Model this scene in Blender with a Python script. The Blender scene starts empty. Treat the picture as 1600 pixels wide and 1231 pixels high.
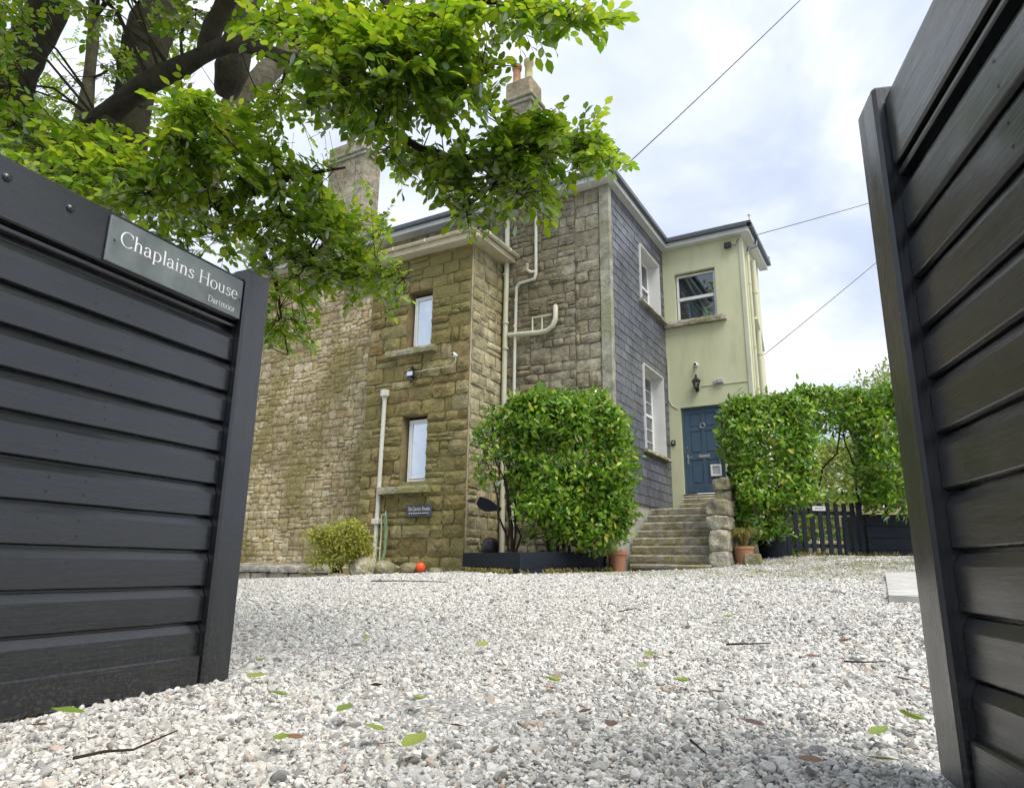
import bpy, math, random
import numpy as np
from mathutils import Vector, Matrix, noise as mnoise

random.seed(11); rng = np.random.default_rng(11)
scene = bpy.context.scene
COL = scene.collection
R = math.radians

# ------------------------------------------------------------------ camera
CAMZ = 0.5                       # the camera is half a metre above the gravel between the gates
F = 1076.0; CX = 800.0; CY = 615.5
PITCH, ROLL, YAW = 0.246871, 0.012285, -0.520426
def cam_axes():
    c, s = math.cos, math.sin
    Rz = np.array([[c(YAW), -s(YAW), 0], [s(YAW), c(YAW), 0], [0, 0, 1]])
    B = np.array([[1, 0, 0], [0, 0, -1], [0, 1, 0]])
    Rp = np.array([[1, 0, 0], [0, c(PITCH), s(PITCH)], [0, -s(PITCH), c(PITCH)]])
    Rr = np.array([[c(ROLL), -s(ROLL), 0], [s(ROLL), c(ROLL), 0], [0, 0, 1]])
    return Rr @ Rp @ B @ Rz
CM = cam_axes()
cam = bpy.data.cameras.new('camera'); camo = bpy.data.objects.new('camera', cam); COL.objects.link(camo)
cam.sensor_fit = 'HORIZONTAL'; cam.sensor_width = 36.0; cam.lens = F / 1600 * 36.0
cam.clip_start = 0.05; cam.clip_end = 2000
mw = Matrix.Identity(4)
for i in range(3):
    mw[i][0] = CM[0][i]; mw[i][1] = -CM[1][i]; mw[i][2] = -CM[2][i]
mw.translation = (0, 0, CAMZ)
camo.matrix_world = mw
scene.camera = camo

# ------------------------------------------------------------------ sky and sun
SUN_EL, SUN_AZ = R(57), R(112)    # azimuth measured from +Y towards +X, where the light comes from
world = bpy.data.worlds.new('World'); scene.world = world; world.use_nodes = True
wn = world.node_tree; wn.nodes.clear()
def wnode(t): return wn.nodes.new(t)
wo = wnode('ShaderNodeOutputWorld'); bg = wnode('ShaderNodeBackground'); sky = wnode('ShaderNodeTexSky')
sky.sky_type = 'NISHITA'; sky.sun_disc = False; sky.sun_elevation = SUN_EL; sky.sun_rotation = SUN_AZ
sky.air_density = 1.0; sky.dust_density = 1.5; sky.ozone_density = 1.0
tc = wnode('ShaderNodeTexCoord'); sep = wnode('ShaderNodeSeparateXYZ')
wn.links.new(tc.outputs['Generated'], sep.inputs[0])
def wmath(op, a, b=None):
    n = wnode('ShaderNodeMath'); n.operation = op
    for k, v in enumerate((a, b)):
        if v is None: continue
        if isinstance(v, (int, float)): n.inputs[k].default_value = v
        else: wn.links.new(v, n.inputs[k])
    return n.outputs[0]
zz = wmath('ADD', wmath('MAXIMUM', sep.outputs[2], 0.0), 0.35)
comb = wnode('ShaderNodeCombineXYZ')
wn.links.new(wmath('DIVIDE', sep.outputs[0], zz), comb.inputs[0]); wn.links.new(wmath('DIVIDE', sep.outputs[1], zz), comb.inputs[1])
def wnoise(scale, detail, rough, dist=0.0, off=0.0):
    n = wnode('ShaderNodeTexNoise'); n.noise_dimensions = '3D'
    n.inputs['Scale'].default_value = scale; n.inputs['Detail'].default_value = detail
    n.inputs['Roughness'].default_value = rough; n.inputs['Distortion'].default_value = dist
    m = wnode('ShaderNodeVectorMath'); m.operation = 'ADD'; m.inputs[1].default_value = (off, off * .7, off * .3)
    wn.links.new(comb.outputs[0], m.inputs[0]); wn.links.new(m.outputs[0], n.inputs['Vector'])
    return n.outputs['Fac']
def wramp(fac, stops):
    r = wnode('ShaderNodeValToRGB'); wn.links.new(fac, r.inputs[0])
    e = r.color_ramp.elements
    while len(e) < len(stops): e.new(0.5)
    for k, (p, c) in enumerate(stops): e[k].position = p; e[k].color = (*c, 1)
    return r.outputs[0]
cover = wramp(wnoise(1.3, 4, 0.5, 0.3, 3.1), [(0.36, (0.62,) * 3), (0.56, (1,) * 3)])
tone = wramp(wnoise(2.3, 6, 0.55, 0.4, 9.4), [(0.30, (3.0, 3.4, 4.25)), (0.45, (3.55, 3.95, 4.8)), (0.56, (4.4, 4.75, 5.4)), (0.68, (6.4, 6.5, 6.6))])
mx = wnode('ShaderNodeMix'); mx.data_type = 'RGBA'
wn.links.new(cover, mx.inputs[0]); wn.links.new(sky.outputs[0], mx.inputs[6]); wn.links.new(tone, mx.inputs[7])
wn.links.new(mx.outputs[2], bg.inputs[0]); bg.inputs[1].default_value = 0.10
wn.links.new(bg.outputs[0], wo.inputs[0])
sun = bpy.data.lights.new('sun', 'SUN'); sun.energy = 2.0; sun.angle = R(40); sun.color = (1.0, 0.95, 0.87)
suno = bpy.data.objects.new('sun', sun); COL.objects.link(suno)
sd = Vector((math.sin(SUN_AZ) * math.cos(SUN_EL), math.cos(SUN_AZ) * math.cos(SUN_EL), math.sin(SUN_EL)))
suno.rotation_euler = sd.to_track_quat('Z', 'Y').to_euler()
suno.location = (0, 0, 30)
vs = scene.view_settings
vs.view_transform = 'Standard'; vs.look = 'None'; vs.exposure = 1.12; vs.gamma = 1.0; vs.use_curve_mapping = False

cy_=scene.cycles; cy_.max_bounces=6; cy_.diffuse_bounces=3; cy_.glossy_bounces=3; cy_.transmission_bounces=3; cy_.transparent_max_bounces=6; cy_.use_adaptive_sampling=True; cy_.adaptive_threshold=.03; cy_.caustics_reflective=False; cy_.caustics_refractive=False
# ------------------------------------------------------------------ helpers
def ray(px, py): return CM.T @ np.array([(px - CX) / F, (py - CY) / F, 1.0])
def at(px, py, D):               # a point D metres deep along the view axis
    d = ray(px, py); return Vector(d * D) + Vector((0, 0, CAMZ))
def smooth(a, b, x):
    t = np.clip((x - a) / (b - a), 0, 1); return t * t * (3 - 2 * t)
def gz(x, y):                    # height of the drive
    z = np.interp(y, [-50, 2.3, 8.3, 11, 13.2, 17, 60], [0, 0, 0.36, 0.43, 0.46, 0.5, 0.6])
    z = z + 0.30 * smooth(10.5, 14.5, y) * smooth(-5, -2, x)
    z = z - 0.05 * np.clip(-7 - x, 0, 5) * smooth(6, 9, y)
    return z
W = {}
def wloc(o): return W.get(o, Vector((0, 0, 0)))
def put(o, parent=None, world=(0, 0, 0)):
    COL.objects.link(o); world = Vector(world)
    if parent is not None:
        o.parent = parent; o.location = world - wloc(parent)
    else: o.location = world
    W[o] = world
    return o
def put_m(o, parent, M):
    COL.objects.link(o); o.parent = parent
    o.matrix_local = Matrix.Translation(-wloc(parent)) @ M if parent else M
    W[o] = M.translation.copy()
    return o
def tag(o, label=None, cat=None, group=None, kind=None):
    if label: o['label'] = label
    if cat: o['category'] = cat
    if group: o['group'] = group
    if kind: o['kind'] = kind
    return o
def thing(name, label, cat, loc, group=None):
    o = bpy.data.objects.new(name, None); o.empty_display_size = 0.1
    put(o, None, loc); return tag(o, label, cat, group)
class MB:
    def __init__(s, M=None): s.v = []; s.f = []; s.M = M
    def add(s, vs, fs, M=None):
        b = len(s.v)
        for v in vs:
            v = Vector(v)
            if M is not None: v = M @ v
            if s.M is not None: v = s.M @ v
            s.v.append(tuple(v))
        s.f += [tuple(i + b for i in f) for f in fs]; return s
    def box(s, lo, hi, bev=0.0, M=None):
        x0, y0, z0 = lo; x1, y1, z1 = hi
        if bev <= 0:
            vs = [(x0,y0,z0),(x1,y0,z0),(x1,y1,z0),(x0,y1,z0),(x0,y0,z1),(x1,y0,z1),(x1,y1,z1),(x0,y1,z1)]
            fs = [(0,3,2,1),(4,5,6,7),(0,1,5,4),(1,2,6,5),(2,3,7,6),(3,0,4,7)]
            return s.add(vs, fs, M)
        b = min(bev, (x1-x0)*.45, (y1-y0)*.45, (z1-z0)*.45)
        vs = []; idx = {}
        for ix, X in enumerate((x0, x1)):
            for iy, Y in enumerate((y0, y1)):
                for iz, Z in enumerate((z0, z1)):
                    sx, sy, sz = (1, -1)[ix], (1, -1)[iy], (1, -1)[iz]
                    for a in range(3):
                        p = [X + sx*b, Y + sy*b, Z + sz*b]; p[a] = (X, Y, Z)[a]
                        idx[(ix, iy, iz, a)] = len(vs); vs.append(p)
        g = lambda *k: idx[k]
        fs = [(g(0,0,0,0),g(0,0,1,0),g(0,1,1,0),g(0,1,0,0)),(g(1,0,0,0),g(1,1,0,0),g(1,1,1,0),g(1,0,1,0)),
              (g(0,0,0,1),g(1,0,0,1),g(1,0,1,1),g(0,0,1,1)),(g(0,1,0,1),g(0,1,1,1),g(1,1,1,1),g(1,1,0,1)),
              (g(0,0,0,2),g(0,1,0,2),g(1,1,0,2),g(1,0,0,2)),(g(0,0,1,2),g(1,0,1,2),g(1,1,1,2),g(0,1,1,2))]
        for i in (0, 1):
            for j in (0, 1):
                fs.append((g(i,j,0,0),g(i,j,1,0),g(i,j,1,1),g(i,j,0,1)))
                fs.append((g(i,0,j,0),g(i,1,j,0),g(i,1,j,2),g(i,0,j,2)))
                fs.append((g(0,i,j,1),g(1,i,j,1),g(1,i,j,2),g(0,i,j,2)))
        for i in (0,1):
            for j in (0,1):
                for k in (0,1): fs.append((g(i,j,k,0),g(i,j,k,1),g(i,j,k,2)))
        return s.add(vs, fs, M)
    def tube(s, pts, r, n=10, caps=True):
        pts = [Vector(p) for p in pts]
        rs = r if isinstance(r, (list, tuple)) else [r] * len(pts)
        t = (pts[1] - pts[0]).normalized()
        nrm = t.orthogonal().normalized(); vs = []; fs = []
        for i, p in enumerate(pts):
            if i == 0: tt = pts[1] - pts[0]
            elif i == len(pts) - 1: tt = pts[-1] - pts[-2]
            else: tt = (pts[i+1] - p).normalized() + (p - pts[i-1]).normalized()
            tt = tt.normalized() if tt.length > 1e-9 else t
            q = t.rotation_difference(tt); nrm = q @ nrm; t = tt
            nrm = (nrm - t * nrm.dot(t)).normalized(); bn = t.cross(nrm)
            for k in range(n):
                a = 2 * math.pi * k / n
                vs.append(p + (nrm * math.cos(a) + bn * math.sin(a)) * rs[i])
        for i in range(len(pts) - 1):
            for k in range(n):
                a = i*n + k; b = i*n + (k+1) % n
                fs.append((a, b, b + n, a + n))
        if caps:
            fs.append(tuple(range(n))[::-1]); fs.append(tuple(range((len(pts)-1)*n, len(pts)*n)))
        return s.add(vs, fs)
    def lathe(s, prof, c, n=20, cap=True):
        vs = []; fs = []
        for r, z in prof:
            for k in range(n):
                a = 2*math.pi*k/n; vs.append((c[0] + r*math.cos(a), c[1] + r*math.sin(a), c[2] + z))
        m = len(prof)
        for i in range(m-1):
            for k in range(n):
                a = i*n+k; b = i*n+(k+1)%n; fs.append((a, b, b+n, a+n))
        if cap: fs.append(tuple(range(n))[::-1]); fs.append(tuple(range((m-1)*n, m*n)))
        return s.add(vs, fs)
    def prism(s, poly, z0, z1):
        n = len(poly); vs = [(x, y, z0) for x, y in poly] + [(x, y, z1) for x, y in poly]
        fs = [tuple(range(n))[::-1], tuple(range(n, 2*n))] + [(i, (i+1) % n, (i+1) % n + n, i + n) for i in range(n)]
        return s.add(vs, fs)
    def build(s, name, mat, parent=None, smooth_=False):
        me = bpy.data.meshes.new(name); me.from_pydata(s.v, [], s.f); me.validate(); me.update()
        if mat: me.materials.append(mat)
        if smooth_:
            me.polygons.foreach_set('use_smooth', [True] * len(me.polygons))
            try: me.set_sharp_from_angle(angle=R(40))
            except Exception: pass
        o = bpy.data.objects.new(name, me)
        return put(o, parent, (0, 0, 0))
def frame(o, x, y, z):
    M = Matrix.Identity(4)
    for i in range(3): M[i][0] = x[i]; M[i][1] = y[i]; M[i][2] = z[i]; M[i][3] = o[i]
    return M

# ------------------------------------------------------------------ materials
def newmat(name):
    m = bpy.data.materials.new(name); m.use_nodes = True; nt = m.node_tree
    return m, nt, nt.nodes['Principled BSDF']
def nd(nt, t, **kw):
    n = nt.nodes.new(t)
    for k, v in kw.items(): setattr(n, k, v)
    return n
def lk(nt, a, b): nt.links.new(a, b)
def tnoise(nt, scale, detail=4, rough=0.55, vec=None, dist=0.0):
    n = nd(nt, 'ShaderNodeTexNoise'); n.inputs['Scale'].default_value = scale; n.inputs['Detail'].default_value = min(detail, 3.5)
    n.inputs['Roughness'].default_value = rough; n.inputs['Distortion'].default_value = dist
    if vec is not None: lk(nt, vec, n.inputs['Vector'])
    return n.outputs['Fac']
def pos(nt, scale=(1, 1, 1), rot=None):
    g = nd(nt, 'ShaderNodeNewGeometry'); m = nd(nt, 'ShaderNodeMapping'); m.inputs['Scale'].default_value = scale
    if rot: m.inputs['Rotation'].default_value = rot
    lk(nt, g.outputs['Position'], m.inputs[0]); return m.outputs[0]
def ramp(nt, fac, stops):
    r = nd(nt, 'ShaderNodeValToRGB'); lk(nt, fac, r.inputs[0]); e = r.color_ramp.elements
    while len(e) < len(stops): e.new(0.5)
    for k, (p, c) in enumerate(stops):
        e[k].position = p; e[k].color = (*(c if not isinstance(c, (int, float)) else (c,)*3), 1)
    return r.outputs[0]
def mixc(nt, fac, a, b, mode='MIX'):
    n = nd(nt, 'ShaderNodeMix', data_type='RGBA', blend_type=mode)
    for s, v in ((n.inputs[0], fac), (n.inputs[6], a), (n.inputs[7], b)):
        if isinstance(v, (int, float)): s.default_value = v
        elif isinstance(v, tuple): s.default_value = (*v, 1)
        else: lk(nt, v, s)
    return n.outputs[2]
def math_(nt, op, a, b=0.0):
    n = nd(nt, 'ShaderNodeMath', operation=op)
    for k, v in enumerate((a, b)):
        if isinstance(v, (int, float)): n.inputs[k].default_value = v
        else: lk(nt, v, n.inputs[k])
    return n.outputs[0]
def bump(nt, bs, h, strength=0.4, dist=0.01):
    b = nd(nt, 'ShaderNodeBump'); b.inputs['Strength'].default_value = strength; b.inputs['Distance'].default_value = dist
    lk(nt, h, b.inputs['Height']); lk(nt, b.outputs[0], bs.inputs['Normal'])
def rnd(nt):                     # one random number per object and per loose piece
    oi = nd(nt, 'ShaderNodeObjectInfo'); g = nd(nt, 'ShaderNodeNewGeometry')
    return math_(nt, 'FRACT', math_(nt, 'ADD', oi.outputs['Random'], g.outputs['Random Per Island']))
def plain(name, col, rough=0.5, spec=0.5, nscale=6.0, namt=0.12, bscale=0, bstr=0.2, metallic=0.0):
    m, nt, bs = newmat(name)
    p = pos(nt); f = tnoise(nt, nscale, 5, 0.6, p)
    d = tuple(max(0, c * (1 - namt * 2)) for c in col); l = tuple(min(1, c * (1 + namt)) for c in col)
    lk(nt, ramp(nt, f, [(0.3, d), (0.7, l)]), bs.inputs['Base Color'])
    lk(nt, ramp(nt, tnoise(nt, nscale * 3, 4, .6, p), [(0.3, max(0, rough - .1)), (0.7, min(1, rough + .1))]), bs.inputs['Roughness'])
    bs.inputs['Specular IOR Level'].default_value = spec; bs.inputs['Metallic'].default_value = metallic
    if bscale: bump(nt, bs, tnoise(nt, bscale, 5, .6, p), bstr, 0.005)
    return m
def stone_mat(name, cols, moss, moss_amt, seed=0.0, speck=True, zmoss=None):
    m, nt, bs = newmat(name)
    p = pos(nt); r = rnd(nt)
    c = ramp(nt, r, [(k / max(1, len(cols) - 1), cl) for k, cl in enumerate(cols)])
    big = tnoise(nt, 0.55, 4, .55, pos(nt, (1, 1, .7)))
    med = tnoise(nt, 5.0, 6, .65, p); fine = tnoise(nt, 55, 5, .7, p)
    c = mixc(nt, .8, c, ramp(nt, tnoise(nt, 1.1, 3, .6, pos(nt, (1, 1, 1.3), (0, 0, .5))), [(.32, (.66, .62, .56)), (.5, (1, 1, 1)), (.68, (1.28, 1.27, 1.25))]), 'MULTIPLY')
    c = mixc(nt, 0.85, c, ramp(nt, med, [(0.28, (.42, .40, .37)), (0.50, (1, 1, 1)), (0.72, (1.55, 1.5, 1.42))]), 'MULTIPLY')
    mo = math_(nt, 'ADD', math_(nt, 'MULTIPLY', big, 1.2), math_(nt, 'MULTIPLY', tnoise(nt, 9, 5, .7, p), 0.6))
    mf = ramp(nt, mo, [(0.96 - moss_amt * .5, 0.0), (1.16 - moss_amt * .5, 0.85)])
    c = mixc(nt, mf, c, mixc(nt, tnoise(nt, 3.1, 3, .5, p), moss[0], moss[1]))
    if speck:
        c = mixc(nt, ramp(nt, fine, [(0.60, 0.0), (0.72, 0.75)]), c, (0.62, 0.60, 0.54))
        c = mixc(nt, ramp(nt, tnoise(nt, 90, 3, .7, p), [(0.32, 0.8), (0.42, 0.0)]), c, (0.05, 0.045, 0.035))
    lk(nt, c, bs.inputs['Base Color']); bs.inputs['Roughness'].default_value = 0.9; bs.inputs['Specular IOR Level'].default_value = 0.25
    h = math_(nt, 'ADD', math_(nt, 'MULTIPLY', tnoise(nt, 14, 6, .65, p), 1.0), math_(nt, 'MULTIPLY', fine, 0.35))
    bump(nt, bs, h, 0.9, 0.035)
    return m
M = {}
GR = [(.27, .245, .19), (.21, .18, .125), (.33, .30, .245), (.24, .195, .12), (.17, .14, .09), (.30, .27, .20), (.38, .35, .29)]
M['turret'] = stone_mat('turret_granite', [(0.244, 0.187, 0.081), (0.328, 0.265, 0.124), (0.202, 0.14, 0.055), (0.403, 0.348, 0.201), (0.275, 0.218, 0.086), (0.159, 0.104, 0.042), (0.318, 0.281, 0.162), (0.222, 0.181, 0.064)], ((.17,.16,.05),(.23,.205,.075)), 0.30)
M['turret_side'] = stone_mat('lit_turret_granite', [(0.395, 0.357, 0.227), (0.333, 0.296, 0.176), (0.437, 0.398, 0.26), (0.291, 0.255, 0.143), (0.374, 0.326, 0.185)], ((.24,.22,.09),(.30,.26,.12)), 0.10)  # this side's stronger light is put into a lighter granite colour
M['main'] = stone_mat('main_wall_granite', [(0.302, 0.278, 0.21), (0.249, 0.226, 0.161), (0.353, 0.331, 0.249), (0.28, 0.236, 0.152), (0.332, 0.315, 0.245)], ((.21,.19,.11),(.18,.155,.09)), 0.08)
M['rubble'] = stone_mat('rubble_stone', [(0.471, 0.396, 0.236), (0.426, 0.35, 0.206), (0.529, 0.463, 0.311), (0.402, 0.312, 0.166), (0.494, 0.436, 0.291), (0.436, 0.34, 0.18), (0.609, 0.548, 0.401)], ((.29,.225,.09),(.22,.20,.06)), 0.26)
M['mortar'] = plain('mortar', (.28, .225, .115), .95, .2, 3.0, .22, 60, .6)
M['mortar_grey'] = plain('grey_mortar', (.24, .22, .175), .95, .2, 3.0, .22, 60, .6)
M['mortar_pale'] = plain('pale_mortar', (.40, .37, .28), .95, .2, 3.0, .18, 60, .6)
M['step'] = stone_mat('step_granite', [(.33,.31,.255),(.39,.37,.31),(.29,.27,.205),(.36,.335,.265)], ((.27,.24,.12),(.24,.22,.09)), 0.10)
M['sill'] = stone_mat('sill_granite', [(.34,.31,.25),(.40,.37,.30)], ((.20,.20,.06),(.24,.23,.08)), 0.22)
M['coping'] = stone_mat('coping_granite', [(.40,.38,.34),(.46,.43,.37),(.36,.33,.28)], ((.36,.34,.16),(.30,.28,.12)), 0.2)
M['rock'] = stone_mat('rock', [(.30,.27,.20),(.36,.33,.27)], ((.16,.17,.04),(.20,.18,.05)), 0.30)
M['slate'] = None
def slate_mat():
    m, nt, bs = newmat('hung_slate'); p = pos(nt); r = rnd(nt)
    c = ramp(nt, r, [(0, (.068,.074,.092)), (.3, (.095,.100,.120)), (.6, (.125,.130,.150)), (.8, (.082,.088,.104)), (1, (.11,.112,.125))])
    c = mixc(nt, .7, c, ramp(nt, tnoise(nt, 2.5, 6, .65, pos(nt, (1, 1, .35))), [(.3, (.65,.68,.72)), (.7, (1.35,1.32,1.28))]), 'MULTIPLY')
    c = mixc(nt, ramp(nt, tnoise(nt, .9, 4, .6, p), [(.60, 0.0), (.74, .45)]), c, (.10, .14, .11))
    lk(nt, c, bs.inputs['Base Color'])
    lk(nt, ramp(nt, tnoise(nt, 9, 5, .6, p), [(.3, .30), (.7, .52)]), bs.inputs['Roughness'])
    bs.inputs['Specular IOR Level'].default_value = .8
    bump(nt, bs, tnoise(nt, 30, 6, .6, pos(nt, (1, 1, .3))), .15, .004); return m
M['slate'] = slate_mat()
M['roof'] = plain('roof_slate', (.06, .065, .075), .6, .4, 5, .2, 20, .3)
M['dark_gutter'] = plain('dark_grey_gutter', (.075, .085, .10), .4, .5, 5, .1)
def dirty_white(name, base, dirt, amt=.35):
    m, nt, bs = newmat(name); p = pos(nt)
    f = ramp(nt, tnoise(nt, 2.2, 6, .7, pos(nt, (1, 1, .45))), [(.45, 0.0), (.75, amt)])
    c = mixc(nt, f, base, dirt)
    c = mixc(nt, ramp(nt, tnoise(nt, 14, 5, .7, p), [(.60, 0.0), (.75, amt)]), c, dirt)
    lk(nt, c, bs.inputs['Base Color']); bs.inputs['Roughness'].default_value = .45
    bump(nt, bs, tnoise(nt, 40, 4, .6, p), .1, .003); return m
M['fascia'] = dirty_white('white_fascia', (.66, .68, .66), (.40, .41, .32))
M['cream'] = dirty_white('cream_plastic', (.66, .62, .46), (.36, .32, .16), .5)
M['pipe'] = dirty_white('pale_pipe', (.62, .62, .55), (.38, .39, .26), .45)
M['greenpipe'] = dirty_white('painted_pipe_green', (.57, .57, .44), (.38, .38, .23), .5)
M['white'] = dirty_white('white_paint', (.74, .74, .71), (.52, .50, .44), .3)
M['upvc'] = plain('white_window_frame', (.78, .79, .78), .35, .5, 4, .04)
def render_mat():
    m, nt, bs = newmat('green_render'); p = pos(nt)
    c = ramp(nt, tnoise(nt, .8, 5, .6, p), [(.3, (.56, .565, .355)), (.7, (.63, .635, .42))])
    st = ramp(nt, tnoise(nt, 2.0, 6, .7, pos(nt, (1.7, 1.7, .42))), [(.50, 0.0), (.78, .42)])
    c = mixc(nt, st, c, (.38, .375, .21))
    c = mixc(nt, ramp(nt, tnoise(nt, 26, 4, .75, p), [(.66, 0.0), (.80, .35)]), c, (.34, .34, .2))
    lk(nt, c, bs.inputs['Base Color']); bs.inputs['Roughness'].default_value = .85; bs.inputs['Specular IOR Level'].default_value = .3
    bump(nt, bs, tnoise(nt, 70, 5, .65, p), .35, .01); return m
M['render'] = render_mat()
M['plinth'] = dirty_white('pale_plinth_render', (.44, .43, .38), (.24, .23, .17), .6)
M['strip'] = stone_mat('cement_strip', [(.29, .285, .23), (.33, .325, .27)], ((.30,.30,.18),(.26,.26,.15)), .25, speck=False)
M['door'] = plain('blue_door_paint', (.062, .110, .165), .42, .5, 3, .08, 30, .1)
M['steel'] = plain('brushed_steel', (.6, .6, .6), .3, .5, 8, .05, metallic=.9)
M['black'] = plain('black_plastic', (.018, .018, .02), .4, .5, 10, .1)
M['greyplastic'] = plain('grey_plastic', (.42, .43, .44), .45, .5, 10, .05)
def glass_mat(name, tint, alpha, rough=.02):
    m, nt, bs = newmat(name); nt.nodes.remove(bs); out = nt.nodes['Material Output']
    gl = nd(nt, 'ShaderNodeBsdfGlossy'); gl.inputs['Roughness'].default_value = rough; gl.inputs['Color'].default_value = (.95, .97, 1, 1)
    tr = nd(nt, 'ShaderNodeBsdfTransparent'); tr.inputs[0].default_value = (*tint, 1)
    fr = nd(nt, 'ShaderNodeFresnel'); fr.inputs[0].default_value = 1.5
    f = math_(nt, 'MINIMUM', math_(nt, 'ADD', math_(nt, 'MULTIPLY', fr.outputs[0], 1.6), alpha), 1.0)
    mxs = nd(nt, 'ShaderNodeMixShader'); lk(nt, f, mxs.inputs[0]); lk(nt, tr.outputs[0], mxs.inputs[1]); lk(nt, gl.outputs[0], mxs.inputs[2])
    lk(nt, mxs.outputs[0], out.inputs[0]); return m
M['glass'] = glass_mat('window_glass', (.82, .92, .90), .04)
def frosted():
    m, nt, bs = newmat('obscured_glass'); p = pos(nt)
    lk(nt, ramp(nt, tnoise(nt, 3, 4, .6, p), [(.3, (.60, .68, .74)), (.7, (.78, .82, .84))]), bs.inputs['Base Color'])
    bs.inputs['Roughness'].default_value = .03; bs.inputs['Metallic'].default_value = .6; bs.inputs['Specular IOR Level'].default_value = .9
    bs.inputs['Coat Weight'].default_value = 1.0; bs.inputs['Coat Roughness'].default_value = .02
    bump(nt, bs, tnoise(nt, 60, 3, .5, p), .06, .002); return m
M['frosted'] = frosted()
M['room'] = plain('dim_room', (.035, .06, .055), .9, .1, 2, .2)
M['curve_strip'] = plain('pale_curve_strip', (.62, .66, .68), .9, .1, 4, .1)
def wood_paint(name, base, hi, rough, gx, grain=1.0, spec=.55, coat=0.0):
    m, nt, bs = newmat(name)
    tcn = nd(nt, 'ShaderNodeTexCoord'); mp = nd(nt, 'ShaderNodeMapping'); mp.inputs['Scale'].default_value = gx
    lk(nt, tcn.outputs['Object'], mp.inputs[0])
    oi = nd(nt, 'ShaderNodeObjectInfo'); ad = nd(nt, 'ShaderNodeVectorMath', operation='ADD')
    sc = nd(nt, 'ShaderNodeVectorMath', operation='SCALE'); cb = nd(nt, 'ShaderNodeCombineXYZ')
    for k in range(3): lk(nt, oi.outputs['Random'], cb.inputs[k])
    lk(nt, cb.outputs[0], sc.inputs[0]); sc.inputs['Scale'].default_value = 40.0
    lk(nt, mp.outputs[0], ad.inputs[0]); lk(nt, sc.outputs[0], ad.inputs[1]); v = ad.outputs[0]
    g = tnoise(nt, 1.0, 7, .62, v, 1.2); w = tnoise(nt, .25, 5, .6, v, .6)
    fine = tnoise(nt, 3.4, 6, .7, v, .3)
    vor = nd(nt, 'ShaderNodeTexVoronoi'); vor.inputs['Scale'].default_value = .34; mpv = nd(nt, 'ShaderNodeVectorMath', operation='ADD')
    wv = nd(nt, 'ShaderNodeVectorMath', operation='SCALE'); wv.inputs['Scale'].default_value = .5
    nv_ = nd(nt, 'ShaderNodeTexNoise'); nv_.inputs['Scale'].default_value = 1.2; lk(nt, v, nv_.inputs['Vector']); lk(nt, nv_.outputs['Color'], wv.inputs[0])
    lk(nt, v, mpv.inputs[0]); lk(nt, wv.outputs[0], mpv.inputs[1]); lk(nt, mpv.outputs[0], vor.inputs['Vector'])
    knot = ramp(nt, vor.outputs['Distance'], [(.05, 1.0), (.15, 0.0)])
    c = mixc(nt, ramp(nt, w, [(.35, 0.0), (.72, .8)]), base, hi)
    c = mixc(nt, ramp(nt, fine, [(.60, 0.0), (.74, .45)]), c, tuple(min(1, x * (1.5 if coat else 2.6)) for x in hi))
    c = mixc(nt, ramp(nt, g, [(.30, .75), (.42, 0.0)]), c, tuple(x * .35 for x in base))
    if coat:      # mud splashed up from the drive and rubbed, chalky scuffs
        pp = pos(nt); sp = nd(nt, 'ShaderNodeSeparateXYZ'); lk(nt, pp, sp.inputs[0])
        mud = math_(nt, 'MULTIPLY', ramp(nt, math_(nt, 'ADD', sp.outputs[2], math_(nt, 'MULTIPLY', tnoise(nt, 7, 3, .6, pp), .35)), [(.16, .75), (.55, 0.0)]), ramp(nt, tnoise(nt, 75, 3.5, .75, pp), [(.50, 0.0), (.62, 1.0)]))
        c = mixc(nt, mud, c, (.055, .049, .038))
        sc_f = math_(nt, 'MULTIPLY', ramp(nt, tnoise(nt, 2.4, 3, .6, pp), [(.55, 0.0), (.68, 1.0)]), ramp(nt, tnoise(nt, 22, 3.5, .8, v), [(.52, 0.0), (.70, .55)]))
        c = mixc(nt, sc_f, c, (.035, .039, .043))
    lk(nt, c, bs.inputs['Base Color'])
    lk(nt, ramp(nt, fine, [(.3, rough - .07), (.7, rough + .12)]), bs.inputs['Roughness'])
    bs.inputs['Specular IOR Level'].default_value = spec
    bs.inputs['Coat Weight'].default_value = coat; bs.inputs['Coat IOR'].default_value = 1.55; lk(nt, ramp(nt, w, [(.3, .16), (.7, .36)]), bs.inputs['Coat Roughness'])
    h = math_(nt, 'ADD', math_(nt, 'ADD', math_(nt, 'MULTIPLY', g, 1.0), math_(nt, 'MULTIPLY', fine, .5)), math_(nt, 'MULTIPLY', knot, .8))
    bump(nt, bs, h, .32 * grain, .006); return m
M['gate'] = wood_paint('charcoal_gate_paint', (.0045, .0058, .0078), (.0092, .0116, .0150), .40, (4, 4, 55), 1.5, .25, 1.0)
M['gatepost'] = wood_paint('charcoal_post_paint', (.0045, .0058, .0078), (.0092, .0116, .0150), .42, (40, 40, 5), 1.5, .25, 1.0)
M['navy'] = wood_paint('navy_planter_paint', (.010, .0135, .021), (.016, .021, .030), .6, (2, 2, 18), 1.0, .25)
M['picket'] = wood_paint('navy_picket_paint', (.012, .016, .026), (.019, .025, .037), .6, (20, 20, 3), 1.0, .25)
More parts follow.
